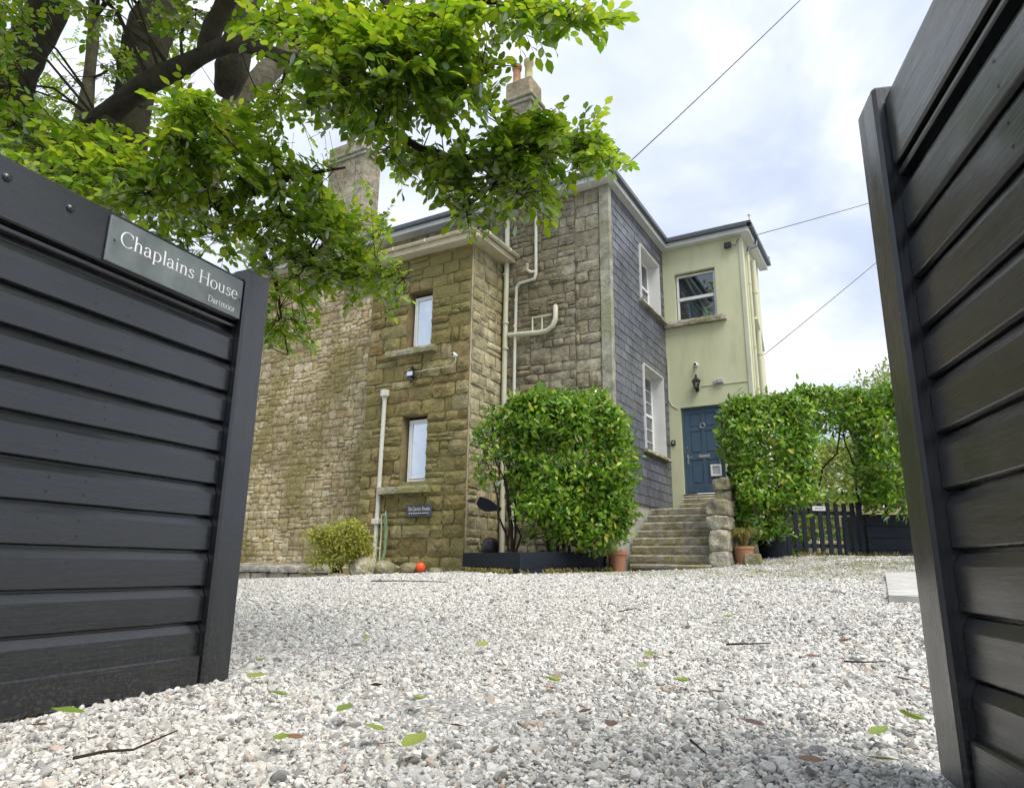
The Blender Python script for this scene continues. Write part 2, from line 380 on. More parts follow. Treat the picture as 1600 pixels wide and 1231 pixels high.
def bark_mat(name, a, b, mossc):
    m, nt, bs = newmat(name); p = pos(nt)
    c = ramp(nt, tnoise(nt, 9, 6, .7, p), [(.3, a), (.7, b)])
    c = mixc(nt, ramp(nt, tnoise(nt, 3.5, 5, .65, p), [(.46, 0.0), (.66, .8)]), c, mossc)
    lk(nt, c, bs.inputs['Base Color']); bs.inputs['Roughness'].default_value = .95
    bump(nt, bs, tnoise(nt, 26, 6, .7, p), .8, .03); return m
M['bark'] = bark_mat('tree_bark', (.016, .013, .009), (.052, .044, .030), (.050, .048, .014))
M['palebark'] = bark_mat('pale_bark', (.10, .085, .06), (.27, .24, .17), (.12, .11, .04))
M['twig'] = plain('twig', (.045, .032, .020), .9, .2, 8, .2)
def leaf_mat(name, cols, trans, gloss=.35, tr=.45, rough=.35):
    m, nt, bs = newmat(name); nt.nodes.remove(bs); out = nt.nodes['Material Output']
    r = rnd(nt); c = ramp(nt, r, [(k / (len(cols) - 1), cl) for k, cl in enumerate(cols)])
    t = ramp(nt, r, [(k / (len(trans) - 1), cl) for k, cl in enumerate(trans)])
    d = nd(nt, 'ShaderNodeBsdfDiffuse'); lk(nt, c, d.inputs[0])
    tl = nd(nt, 'ShaderNodeBsdfTranslucent'); lk(nt, t, tl.inputs[0])
    ms = nd(nt, 'ShaderNodeMixShader'); ms.inputs[0].default_value = tr; lk(nt, d.outputs[0], ms.inputs[1]); lk(nt, tl.outputs[0], ms.inputs[2])
    g = nd(nt, 'ShaderNodeBsdfGlossy'); g.inputs['Roughness'].default_value = rough
    fr = nd(nt, 'ShaderNodeFresnel'); fr.inputs[0].default_value = 1.45
    f = math_(nt, 'MULTIPLY', fr.outputs[0], gloss)
    m2 = nd(nt, 'ShaderNodeMixShader'); lk(nt, f, m2.inputs[0]); lk(nt, ms.outputs[0], m2.inputs[1]); lk(nt, g.outputs[0], m2.inputs[2])
    lk(nt, m2.outputs[0], out.inputs[0]); return m
M['leaf'] = leaf_mat('beech_leaf', [(.038,.098,.007),(.072,.150,.011),(.120,.200,.015),(.045,.110,.008),(.160,.222,.018),(.060,.132,.009)], [(.14,.32,.008),(.32,.54,.015),(.56,.72,.025),(.18,.38,.010),(.66,.76,.035),(.26,.47,.012)], .25, .58)
M['laurel'] = leaf_mat('laurel_leaf', [(.048,.140,.012),(.090,.225,.016),(.155,.310,.022),(.34,.46,.035),(.080,.210,.014),(.21,.37,.025),(.058,.165,.012),(.44,.42,.06)], [(.17,.44,.02),(.32,.60,.03),(.48,.70,.05)], .75, .34, .30)
M['laurel_lit'] = leaf_mat('lit_laurel_leaf', [(.16,.23,.030),(.24,.30,.045),(.30,.34,.06)], [(.36,.52,.05),(.5,.6,.08)], .8, .35, .3)  # laurel made brighter: light on the far shrub is in the leaf colour
M['bushleaf'] = leaf_mat('yellow_bush_leaf', [(.20,.24,.025),(.34,.36,.05),(.52,.48,.13),(.14,.19,.02)], [(.46,.54,.06),(.6,.6,.1)], .4, .35)
M['palegreen'] = leaf_mat('pale_tree_leaf', [(.16,.20,.045),(.22,.25,.06),(.13,.18,.035)], [(.40,.50,.10),(.48,.55,.12)], .4, .45)
M['grassleaf'] = leaf_mat('dry_grass', [(.16,.17,.04),(.24,.22,.06),(.33,.27,.10),(.11,.14,.03)], [(.35,.36,.08),(.40,.36,.10)], .4, .35)
M['drop_green'] = leaf_mat('fallen_green_leaf', [(.12,.20,.015),(.20,.27,.02),(.30,.33,.05)], [(.30,.42,.04),(.40,.45,.08)], .12, .15, .5)
M['drop_brown'] = leaf_mat('fallen_brown_leaf', [(.13,.050,.022),(.20,.085,.035),(.08,.035,.02),(.26,.13,.06)], [(.20,.09,.03),(.25,.12,.05)], .12, .08, .5)
M['terracotta'] = plain('terracotta', (.42, .20, .115), .8, .3, 5, .12, 40, .2)
M['soil'] = plain('soil', (.035, .026, .018), .95, .1, 12, .3, 30, .8)
M['orange'] = plain('orange_plastic', (.80, .085, .012), .4, .5, 5, .05)
M['hose'] = plain('green_hose', (.20, .30, .16), .5, .5, 8, .1)
M['palehose'] = plain('pale_hose', (.50, .52, .36), .5, .5, 8, .1)
M['letter'] = plain('white_lettering', (.82, .82, .80), .5, .4, 20, .05)
M['signslate'] = plain('sign_slate', (.15, .172, .172), .5, .5, 9, .16, 25, .15)
M['whitestone'] = plain('white_stone', (.47, .46, .43), .8, .3, 5, .14, 14, .8)
M['pot_pink'] = plain('orange_clay', (.40, .22, .12), .85, .2, 4, .15)
M['pot_buff'] = plain('buff_clay', (.44, .38, .20), .85, .2, 4, .15)
M['cable'] = plain('cable_grey', (.09, .09, .095), .6, .3, 5, .05)

# ------------------------------------------------------------------ ground and gravel
def ground_mat():
    m, nt, bs = newmat('ground_grit'); p = pos(nt)
    c = ramp(nt, tnoise(nt, 60, 5, .7, p), [(.30, (.12,.118,.11)), (.48, (.30,.295,.28)), (.62, (.52,.51,.49)), (.75, (.68,.67,.64))])
    c = mixc(nt, ramp(nt, tnoise(nt, 3, 5, .6, p), [(.55, 0.0), (.8, .4)]), c, (.17, .155, .10))
    lk(nt, c, bs.inputs['Base Color']); bs.inputs['Roughness'].default_value = .95
    bump(nt, bs, tnoise(nt, 60, 5, .7, p), .8, .02); return m
xs = np.concatenate([[-400, -150, -60, -30], np.arange(-20, 9.01, .5), [20, 50, 150, 400]])
ys = np.concatenate([[-200, -60, -20, -8, -3], np.arange(-1, 20.01, .5), [30, 60, 150, 400, 900]])
mb = MB(); gx, gy = np.meshgrid(xs, ys); zz_ = gz(gx, gy)
vs_ = [(float(a), float(b), float(c)) for a, b, c in zip(gx.ravel(), gy.ravel(), zz_.ravel())]
nx = len(xs)
fs_ = [(j*nx+i, j*nx+i+1, (j+1)*nx+i+1, (j+1)*nx+i) for j in range(len(ys)-1) for i in range(nx-1)]
mb.add(vs_, fs_)
g = mb.build('ground', ground_mat(), None, True); tag(g, 'pale grey gravel drive rising gently to the house', 'drive', kind='structure')

def gravel_mat():
    m, nt, bs = newmat('gravel_stone'); oi = nd(nt, 'ShaderNodeObjectInfo'); r = oi.outputs['Random']
    c = ramp(nt, r, [(0, (.27,.265,.25)), (.14, (.48,.47,.44)), (.3, (.64,.625,.585)), (.45, (.36,.355,.335)), (.58, (.74,.72,.675)), (.72, (.53,.52,.485)), (.84, (.17,.167,.16)), (.90, (.80,.77,.70)), (.95, (.52,.475,.41)), (.978, (.36,.26,.20)), (1, (.47,.47,.42))])
    p = pos(nt); c = mixc(nt, .6, c, ramp(nt, tnoise(nt, 70, 5, .65, p), [(.3, (.72,.72,.73)), (.7, (1.18,1.17,1.15))]), 'MULTIPLY')
    # warm, weathered patches of the drive
    c = mixc(nt, ramp(nt, tnoise(nt, .6, 4, .6, p), [(.52, 0.0), (.75, .30)]), c, (.50, .45, .36))
    sp = nd(nt, 'ShaderNodeSeparateXYZ'); lk(nt, p, sp.inputs[0])
    mossy = math_(nt, 'MULTIPLY', ramp(nt, math_(nt, 'MULTIPLY', sp.outputs[1], .1), [(.96, 0.0), (1.0, 1.0)]), ramp(nt, tnoise(nt, 2.2, 5, .65, p), [(.44, 0.0), (.6, .7)]))
    c = mixc(nt, mossy, c, (.20, .20, .06))
    lk(nt, c, bs.inputs['Base Color']); bs.inputs['Roughness'].default_value = .8; bs.inputs['Specular IOR Level'].default_value = .35
    bump(nt, bs, tnoise(nt, 160, 4, .6, p), .3, .003); return m
def pebble(k):
    import bmesh
    bm = bmesh.new(); bmesh.ops.create_icosphere(bm, subdivisions=2, radius=.5)
    off = Vector((k * 7.3, k * 3.1, 1.7)); planes = []
    rr = random.Random(k)
    for _ in range(9):
        n = Vector((rr.gauss(0, 1), rr.gauss(0, 1), rr.gauss(0, 1))).normalized(); planes.append((n, rr.uniform(.22, .40)))
    for v in bm.verts:
        co = v.co.copy()
        for n, d in planes:
            t = co.dot(n) - d
            if t > 0: co -= n * t * .92
        co += co.normalized() * mnoise.noise(co * 3 + off) * .05
        v.co = co
    me = bpy.data.meshes.new('pebble'); bm.to_mesh(me); bm.free()
    me.polygons.foreach_set('use_smooth', [True] * len(me.polygons))
    try: me.set_sharp_from_angle(angle=R(32))
    except Exception: pass
    me.materials.append(GRAVEL); return me
GRAVEL = gravel_mat()
pebcol = bpy.data.collections.new('pebble_shapes')
for k in range(12):
    pebcol.objects.link(bpy.data.objects.new('pebble_shape', pebble(k)))
def in_gravel(x, y):
    ok = np.ones_like(x, bool)
    ok &= ~((y > 10.9) & (x < -7.2)); ok &= ~((y > 12.0) & (x < -3.0)); ok &= ~((y > 9.6) & (x < -9.2)); ok &= (y < 14.6)
    return ok
def in_view(x, y, pad=60):
    P = np.stack([x, y, gz(x, y) - CAMZ]); q = CM @ P
    u = CX + F * q[0] / np.maximum(q[2], .01); v = CY + F * q[1] / np.maximum(q[2], .01)
    return (q[2] > .2) & (u > -pad*4) & (u < 1600 + pad*4) & (v < 1231 + pad*5)
def scatter(n, y0, y1, x0, x1):
    x = rng.uniform(x0, x1, n); y = rng.uniform(y0, y1, n); k = in_gravel(x, y) & in_view(x, y); return x[k], y[k]
parts_ = [scatter(int(10800 * 3.6 * 9), .6, 4.2, -7, 2.0), scatter(int(5400 * 4.3 * 12), 4.2, 8.5, -10.5, 1.5), scatter(int(2300 * 6.1 * 14), 8.5, 14.6, -13, 1.0)]
px_ = np.concatenate([p[0] for p in parts_]); py_ = np.concatenate([p[1] for p in parts_]); N = len(px_)
sz = np.clip(rng.lognormal(math.log(.0128), .40, N), .006, .044) * np.interp(py_, [1, 4, 9], [1.0, 1.08, 1.3])
pz_ = gz(px_, py_) + sz * rng.uniform(.05, .34, N) + .006 * np.sin(px_ * 3.1) * np.sin(py_ * 2.3)
me = bpy.data.meshes.new('gravel'); me.vertices.add(N)
me.vertices.foreach_set('co', np.stack([px_, py_, pz_], 1).astype(np.float32).ravel())
a = me.attributes.new('rot', 'FLOAT_VECTOR', 'POINT')
a.data.foreach_set('vector', np.stack([rng.normal(0, .45, N), rng.normal(0, .45, N), rng.uniform(0, 6.28, N)], 1).astype(np.float32).ravel())
a = me.attributes.new('scl', 'FLOAT_VECTOR', 'POINT')
a.data.foreach_set('vector', np.stack([sz * rng.uniform(.95, 1.5, N), sz * rng.uniform(.8, 1.1, N), sz * rng.uniform(.5, .9, N)], 1).astype(np.float32).ravel())
me.materials.append(GRAVEL)
gv = bpy.data.objects.new('gravel', me); put(gv); tag(gv, 'loose pale grey and white stone chippings covering the drive', 'gravel', kind='stuff')
ng = bpy.data.node_groups.new('gravel_scatter', 'GeometryNodeTree')
ng.interface.new_socket('Geometry', in_out='INPUT', socket_type='NodeSocketGeometry'); ng.interface.new_socket('Geometry', in_out='OUTPUT', socket_type='NodeSocketGeometry')
gi = ng.nodes.new('NodeGroupInput'); go = ng.nodes.new('NodeGroupOutput')
iop = ng.nodes.new('GeometryNodeInstanceOnPoints'); ci = ng.nodes.new('GeometryNodeCollectionInfo')
ci.inputs['Collection'].default_value = pebcol; ci.inputs['Separate Children'].default_value = True; ci.inputs['Reset Children'].default_value = True
iop.inputs['Pick Instance'].default_value = True
def nattr(nm):
    n = ng.nodes.new('GeometryNodeInputNamedAttribute'); n.data_type = 'FLOAT_VECTOR'; n.inputs['Name'].default_value = nm; return n.outputs[0]
rv = ng.nodes.new('FunctionNodeRandomValue'); rv.data_type = 'INT'; rv.inputs[4].default_value = 0; rv.inputs[5].default_value = 11
e2r = ng.nodes.new('FunctionNodeEulerToRotation')
ng.links.new(nattr('rot'), e2r.inputs[0])
ng.links.new(gi.outputs[0], iop.inputs['Points']); ng.links.new(ci.outputs[0], iop.inputs['Instance'])
ng.links.new(rv.outputs[2], iop.inputs['Instance Index']); ng.links.new(e2r.outputs[0], iop.inputs['Rotation']); ng.links.new(nattr('scl'), iop.inputs['Scale'])
ng.links.new(iop.outputs[0], go.inputs[0])
md = gv.modifiers.new('scatter', 'NODES'); md.node_group = ng
# ------------------------------------------------------------------ the house
def onY(px, py, Y): d = ray(px, py); return Vector(d * (Y / d[1])) + Vector((0, 0, CAMZ))
def onX(px, py, X): d = ray(px, py); return Vector(d * (X / d[0])) + Vector((0, 0, CAMZ))
YM, YT, YG, XS, XT, XTL, XG = 12.24, 10.965, 15.87, -4.755, -7.26, -9.91, -2.79
EAVE = 8.34
house = thing('stone_house', 'two storey granite house with slate hung side, green rendered entrance and tall chimneys', 'house', (-8.0, 14.0, 0.4))
UP = Vector((0, 0, 1))
FR_MAIN = frame((0, YM, 0), (1, 0, 0), (0, 1, 0), UP)
FR_TUR = frame((0, YT, 0), (1, 0, 0), (0, 1, 0), UP)
FR_TSIDE = frame((XT, 0, 0), (0, 1, 0), (-1, 0, 0), UP)
FR_SLATE = frame((XS, 0, 0), (0, 1, 0), (-1, 0, 0), UP)
FR_GREEN = frame((0, YG, 0), (1, 0, 0), (0, 1, 0), UP)
FR_GSIDE = frame((XG, 0, 0), (0, 1, 0), (-1, 0, 0), UP)

def block_variant(k, rubble, name, mat):      # rubble: 0 squared, .5 rough squared, 1 irregular
    rr = random.Random(100 + k); nxb, nzb = 5, 4
    vs = []; fs = []
    for j in range(nzb):
        for i in range(nxb):
            u = i / (nxb - 1) - .5; z = j / (nzb - 1) - .5
            edge = i in (0, nxb - 1) or j in (0, nzb - 1)
            corner = i in (0, nxb - 1) and j in (0, nzb - 1)
            ju = rr.uniform(-.03, .03); jz = rr.uniform(-.05, .05)
            if edge and not rubble: ju *= .4; jz *= .4
            if rubble:
                if corner: u *= 1 - rubble * rr.uniform(.04, .26); z *= 1 - rubble * rr.uniform(.04, .30)
                elif edge: u *= 1 - rubble * rr.uniform(.0, .09); z *= 1 - rubble * rr.uniform(.0, .12)
            d = -rr.uniform(.42, .62) if edge else -rr.uniform(.70, 1.05)
            if corner: d = -rr.uniform(.36, .5)
            vs.append((u + ju, d, z + jz))
    for j in range(nzb - 1):
        for i in range(nxb - 1):
            a = j * nxb + i; fs.append((a, a + 1, a + nxb + 1, a + nxb))
    rim = [i for i in range(nxb)] + [j * nxb + nxb - 1 for j in range(1, nzb)] + [(nzb - 1) * nxb + i for i in range(nxb - 2, -1, -1)] + [j * nxb for j in range(nzb - 2, 0, -1)]
    b = len(vs)
    for r_ in rim: vs.append((vs[r_][0], 1.0, vs[r_][2]))
    n = len(rim)
    for q in range(n): fs.append((rim[q], b + q, b + (q + 1) % n, rim[(q + 1) % n]))
    me = bpy.data.meshes.new(name); me.from_pydata(vs, [], fs); me.update(); me.materials.append(mat)
    me['vs'] = 1
    return me, vs, fs
def variants(n, rubble, name, mat, seed=0): return [block_variant(seed + k, rubble, name, mat) for k in range(n)]
def courses(z0, z1, hmin, hmax, cuts=()):
    edges = sorted(set([z0, z1] + [c for c in cuts if z0 < c < z1])); rows = []
    for a, b in zip(edges[:-1], edges[1:]):
        n = max(1, round((b - a) / ((hmin + hmax) / 2))); hs = [random.uniform(hmin, hmax) for _ in range(n)]
        s = (b - a) / sum(hs); z = a
        for h in hs: rows.append((z, z + h * s)); z += h * s
    return rows
def layout(u0, u1, rows, lmin, lmax, holes=(), quoin=(False, False), split=0.0):
    out = []
    for ri, (za, zb) in enumerate(rows):
        segs = [(u0, u1)]
        for (ha, hb, hz0, hz1) in holes:
            if za < hz1 - .02 and zb > hz0 + .02:
                ns = []
                for a, b in segs:
                    if hb <= a or ha >= b: ns.append((a, b)); continue
                    if ha > a: ns.append((a, ha))
                    if hb < b: ns.append((hb, b))
                segs = ns
        for a, b in segs:
            cur = a; end = b; tailq = None
            if quoin[0] and a == u0 and b - a > .8:
                l = (.46, .27)[ri % 2] * random.uniform(.85, 1.15); out.append((cur, cur + l, za, zb)); cur += l
            if quoin[1] and b == u1 and b - a > .8:
                l = (.27, .46)[ri % 2] * random.uniform(.85, 1.15); out.append((end - l, end, za, zb)); end -= l
            while end - cur > .02:
                l = random.uniform(lmin, lmax) * (1.25 if (zb - za) > .25 else 1)
                if end - cur - l < lmin * .7: l = end - cur
                if l > lmax * 1.5: l *= .5
                if random.random() < split and (zb - za) > .13:
                    m_ = za + (zb - za) * random.uniform(.4, .6)
                    out.append((cur, cur + l, za, m_)); out.append((cur, cur + l, m_, zb))
                else: out.append((cur, cur + l, za, zb))
                cur += l
    return out
def layout_patches(u0, u1, z0, z1, hmin, hmax, lmin, lmax, split, pw=(.6, 1.3), ph=(.5, .9), right_quoin=False):
    out = []     # uncoursed rubble: small patches, each with courses of its own
    ue = u1
    if right_quoin:
        for ri, (za, zb) in enumerate(courses(z0, z1, .22, .36)):
            l = (.30, .52)[ri % 2] * random.uniform(.85, 1.15); out.append((u1 - l, u1, za, zb))
            if l < .40: out.append((u1 - .56, u1 - l, za, zb))
            else: out.append((u1 - .56, u1 - l, za, zb)) if .56 - l > .05 else None
        ue = u1 - .56
    z = z0
    while z < z1 - .02:
        h = random.uniform(*ph); h = z1 - z if z1 - z - h < .3 else h
        u = u0
        while u < ue - .02:
            w = random.uniform(*pw); w = ue - u if ue - u - w < .35 else w
            out += layout(u, u + w, courses(z, z + h, hmin, hmax), lmin, lmax, split=split); u += w
        z += h
    return out
def lay_stones(lst, Fr, vars_, parent, name, joint, dmin, dmax, limit=300, tilt=.010):
    key = lambda b: (b[1] - b[0]) * (b[3] - b[2]) / max(1.0, (Fr @ Vector(((b[0] + b[1]) / 2, 0, (b[2] + b[3]) / 2))).length_squared)
    lst = sorted(lst, key=lambda b: -key(b)); rest = MB()
    for k, (a, b, c, d) in enumerate(lst):
        me, vs, fs = random.choice(vars_); dep = random.uniform(dmin, dmax)
        j = joint * random.uniform(.7, 1.3)
        L = Fr @ Matrix.Translation(((a + b) / 2, 0.002, (c + d) / 2 + random.gauss(0, .012 if tilt > .03 else .002))) @ Matrix.Rotation(random.gauss(0, tilt), 4, 'Y') @ Matrix.Diagonal((max(.03, b - a - j) * random.choice((1, 1)), dep, max(.03, d - c - j), 1))
        if k < limit: put_m(bpy.data.objects.new(name, me), parent, L)
        else: rest.add(vs, fs, L)
    if rest.v:
        o = rest.build(name + '_field', vars_[0][0].materials[0], parent); o['kind'] = 'stuff'
def wall_part(name, mat, polys):
    mb = MB()
    for Fr, u0, u1, z0, z1, holes, th in polys:
        us = sorted(set([u0, u1] + [h[i] for h in holes for i in (0, 1)])); zs = sorted(set([z0, z1] + [h[i] for h in holes for i in (2, 3)]))
        for ua, ub in zip(us[:-1], us[1:]):
            for za, zb in zip(zs[:-1], zs[1:]):
                if any(ua >= h[0] - 1e-6 and ub <= h[1] + 1e-6 and za >= h[2] - 1e-6 and zb <= h[3] + 1e-6 for h in holes): continue
                mb.add([(ua, 0, za), (ub, 0, za), (ub, 0, zb), (ua, 0, zb)], [(0, 1, 2, 3)], Fr)
        for h in holes:      # reveals
            a, b, c, d = h[:4]; t = th
            mb.add([(a,0,c),(a,t,c),(a,t,d),(a,0,d)], [(0,1,2,3)], Fr); mb.add([(b,0,c),(b,0,d),(b,t,d),(b,t,c)], [(0,1,2,3)], Fr)
            mb.add([(a,0,d),(a,t,d),(b,t,d),(b,0,d)], [(0,1,2,3)], Fr); mb.add([(a,0,c),(b,0,c),(b,t,c),(a,t,c)], [(0,1,2,3)], Fr)
    return mb.build(name, mat, house)

# --- turret
H_T = [(-8.87, -8.24, 4.93, 6.22), (-8.87, -8.24, 2.05, 3.50)]
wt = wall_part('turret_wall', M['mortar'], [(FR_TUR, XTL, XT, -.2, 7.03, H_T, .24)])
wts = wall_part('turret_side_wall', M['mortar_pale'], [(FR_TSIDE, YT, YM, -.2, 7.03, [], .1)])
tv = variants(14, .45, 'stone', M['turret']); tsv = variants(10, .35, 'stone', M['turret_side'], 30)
rowsT = courses(0.15, 7.0, .17, .35, [4.93, 6.22, 2.05, 3.50])
H_T2 = H_T + [(-9.31, -8.05, 4.80, 4.93), (-9.31, -8.05, 1.92, 2.05)]
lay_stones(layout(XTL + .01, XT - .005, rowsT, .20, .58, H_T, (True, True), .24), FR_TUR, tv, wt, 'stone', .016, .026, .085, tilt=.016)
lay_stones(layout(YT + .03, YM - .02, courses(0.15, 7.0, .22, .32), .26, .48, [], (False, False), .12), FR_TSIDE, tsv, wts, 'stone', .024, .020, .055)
# --- main wall, right of the turret and the long rubble wall left of it
wm = wall_part('main_wall', M['mortar_grey'], [(FR_MAIN, XT, XS, -.2, EAVE, [], .1)])
wu = wall_part('upper_wall', M['mortar_grey'], [(FR_MAIN, XTL, XT, 7.0, EAVE, [], .1)])
wr = wall_part('rubble_wall', M['mortar'], [(FR_MAIN, -22, XTL, -.2, EAVE, [], .1)])
mv = variants(12, .5, 'stone', M['main'], 50); rv_ = variants(16, .9, 'stone', M['rubble'], 70)
lay_stones(layout(XTL + .03, XT, courses(7.05, 8.33, .2, .3), .28, .5), FR_MAIN, mv, wu, 'stone', .018, .022, .06)
rowsM = courses(0.5, 8.33, .17, .36)
lay_stones(layout_patches(XT + .01, XS - .20, .5, 8.33, .12, .30, .16, .46, .25, (.5, 1.1), (.4, .8), True), FR_MAIN, mv, wm, 'stone', .014, .020, .075, tilt=.018)
lay_stones(layout_patches(-16.2, XTL + .02, .2, 8.33, .09, .26, .12, .36, .25, (.5, 1.2), (.35, .7)), FR_MAIN, rv_, wr, 'stone', .006, .012, .042, tilt=.05)
MB().box((XS - .19, YM - .055, .2), (XS + .03, YM + .1, EAVE - .01), .006).build('corner_strip', M['strip'], house)
# lead patch and small vent
MB().box((-6.02, YM - .03, 5.10), (-5.76, YM, 5.36), .004).build('wall_vent', M['mortar_grey'], house)
# back walls close the block
MB().box((-22, 20.2, 0), (XS - .6, 20.4, EAVE)).build('rear_wall', M['mortar'], house)
MB().box((-22.2, YM, 0), (-22.0, 20.4, EAVE)).build('end_wall', M['mortar'], house)

# --- slate hung side
H_S = [(14.06, 15.45, 6.40, 7.78), (14.03, 15.42, 2.98, 4.90)]
ws = wall_part('slate_wall', M['black'], [(FR_SLATE, YM, YG, 1.84, EAVE, H_S, .30)])
pl = MB().box((XS - .12, YM + .02, -.1), (XS - .035, YG, 1.86)).build('plinth_wall', M['plinth'], house)
def slate_mesh(k):
    rr = random.Random(300 + k)
    c = [rr.uniform(0, .03) for _ in range(4)]
    vs = [(-.5, -.20, -.5 + c[0]), (.5, -.20, -.5 + c[1]), (.5, 0, .56), (-.5, 0, .56), (-.5, 0.0, -.5 + c[0]), (.5, 0.0, -.5 + c[1])]
    fs = [(0, 1, 2, 3), (4, 5, 1, 0), (4, 0, 3), (1, 5, 2)]
    me = bpy.data.meshes.new('slate'); me.from_pydata(vs, [], fs); me.update(); me.materials.append(M['slate']); return me
sm = [slate_mesh(k) for k in range(6)]
rows = 34; ch = (EAVE - 1.80) / rows
for r_ in range(rows):
    z0 = 1.80 + r_ * ch; w = .335; off = (r_ % 2) * w / 2 + random.uniform(-.03, .03)
    ya = YM + .04; cuts = [ya]
    y = ya + off + random.uniform(-.02, .02)
    while y < YG - .06:
        if y - cuts[-1] > .08: cuts.append(y)
        y += w * random.uniform(.94, 1.06)
    cuts.append(YG - .004)
    for a, b in zip(cuts[:-1], cuts[1:]):
        segs = [(a, b)]
        for h in H_S:
            if z0 < h[3] - .03 and z0 + ch > h[2] + .03:
                ns = []
                for p, q in segs:
                    if h[1] <= p or h[0] >= q: ns.append((p, q)); continue
                    if h[0] - p > .02: ns.append((p, h[0]))
                    if q - h[1] > .02: ns.append((h[1], q))
                segs = ns
        for p, q in segs:
            L = FR_SLATE @ Matrix.Translation(((p + q) / 2, -.004, z0 + ch / 2)) @ Matrix.Rotation(random.gauss(0, .004), 4, 'Y') @ Matrix.Diagonal((q - p - .013, .05 * random.uniform(.6, 1.5), ch, 1))
            put_m(bpy.data.objects.new('slate', random.choice(sm)), ws, L)

# --- windows
def window(Fr, u0, u1, z0, z1, depth, kind, label=None, lining=None):
    fw = .055; f = MB(Fr)
    f.box((u0, depth, z0), (u0 + fw, depth + .06, z1), .006); f.box((u1 - fw, depth, z0), (u1, depth + .06, z1), .006)
    f.box((u0 + fw, depth, z0), (u1 - fw, depth + .06, z0 + fw), .006); f.box((u0 + fw, depth, z1 - fw), (u1 - fw, depth + .06, z1), .006)
    w = f.build('window', M['upvc'], house)
    if label: w['label'] = label
    a, b, c, d = u0 + fw, u1 - fw, z0 + fw, z1 - fw
    def pane(x0, x1, y0, y1, mat, dd=.03):
        MB(Fr).box((x0, depth + dd, y0), (x1, depth + dd + .006, y1)).build('pane', mat, w)
    def bar(lo, hi): MB(Fr).box(lo, hi, .004).build('glazing_bar', M['upvc'], w)
    if kind == 'frosted':
        s = MB(Fr); t = .035; g_ = .006
        s.box((a + g_, depth - .012, c + g_), (a + t, depth + .04, d - g_), .004); s.box((b - t, depth - .012, c + g_), (b - g_, depth + .04, d - g_), .004)
        s.box((a + t, depth - .012, c + g_), (b - t, depth + .04, c + t), .004); s.box((a + t, depth - .012, d - t), (b - t, depth + .04, d - g_), .004)
        s.build('sash', M['upvc'], w)
        pane(a + t, b - t, c + t, d - t, M['frosted'], .015)
    elif kind == 'two':
        m_ = c + (d - c) * .48; bar((a, depth - .014, m_ - .04), (b, depth + .05, m_ + .04))
        pane(a, b, c, m_ - .04, M['glass']); pane(a, b, m_ + .04, d, M['glass'])
    else:
        nu, nz = kind
        mid = c + (d - c) * .5
        bar((a, depth - .014, mid - .03), (b, depth + .05, mid + .03))
        for k in range(1, nu): x = a + (b - a) * k / nu; bar((x - .011, depth + .004, c), (x + .011, depth + .028, mid - .03)); bar((x - .011, depth + .004, mid + .03), (x + .011, depth + .028, d))
        for q, (lo, hi) in enumerate(((c, mid - .03), (mid + .03, d))):
            for k in range(1, nz): z = lo + (hi - lo) * k / nz; bar((a, depth + .006, z - .010), (b, depth + .027, z + .010))
            for k in range(nu):
                for j in range(nz): pane(a + (b - a) * k / nu, a + (b - a) * (k + 1) / nu, lo + (hi - lo) * j / nz, lo + (hi - lo) * (j + 1) / nz, M['glass'])
    return w
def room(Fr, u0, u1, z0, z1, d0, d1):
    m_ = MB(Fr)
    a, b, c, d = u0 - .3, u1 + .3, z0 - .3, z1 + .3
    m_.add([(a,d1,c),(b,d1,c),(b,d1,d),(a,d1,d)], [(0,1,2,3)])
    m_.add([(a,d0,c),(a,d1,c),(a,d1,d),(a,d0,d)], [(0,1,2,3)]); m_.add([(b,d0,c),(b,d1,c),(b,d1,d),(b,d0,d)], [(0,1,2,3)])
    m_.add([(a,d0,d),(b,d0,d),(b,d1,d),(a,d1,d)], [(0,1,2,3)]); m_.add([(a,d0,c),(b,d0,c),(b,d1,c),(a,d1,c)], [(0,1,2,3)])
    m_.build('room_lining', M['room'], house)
window(FR_TUR, -8.80, -8.235, 4.93, 6.13, .13, 'frosted', 'narrow upper window with obscured glass')
window(FR_TUR, -8.80, -8.235, 2.15, 3.43, .13, 'frosted', 'narrow lower window with obscured glass')
def rough_sill(name, Fr, u0, u1, z0, z1, d0, d1, mat, seed):
    rr = random.Random(seed); n = 14; mb = MB(Fr); vs = []; fs = []
    for i in range(n + 1):
        u = u0 + (u1 - u0) * i / n; e = rr.uniform(-.014, .010); t = rr.uniform(-.012, .004)
        vs += [(u, d1, z0), (u, d0, z0 + rr.uniform(0, .008)), (u, d0 + e, (z0 + z1) / 2 + rr.uniform(-.02, .02)), (u, d0 + .015 + rr.uniform(0, .012), z1 + t), (u, d1, z1 + .012)]
    for i in range(n):
        for k in range(4): a = i * 5 + k; fs.append((a, a + 5, a + 6, a + 1))
    fs += [(0, 1, 2, 3, 4), tuple(n * 5 + k for k in (4, 3, 2, 1, 0))]
    mb.add(vs, fs); return mb.build(name, mat, house)
rough_sill('window_sill', FR_TUR, -9.31, -8.05, 4.78, 4.92, -.17, .2, M['sill'], 1)['label'] = 'mossy rough granite upper window sill'
rough_sill('window_sill', FR_TUR, -9.31, -8.05, 1.90, 2.05, -.17, .2, M['sill'], 2)['label'] = 'pale rough granite lower window sill'
MB(FR_TUR).box((-8.87, .04, 2.05), (-8.235, .24, 2.15)).build('window_sub_sill', M['turret'], house)
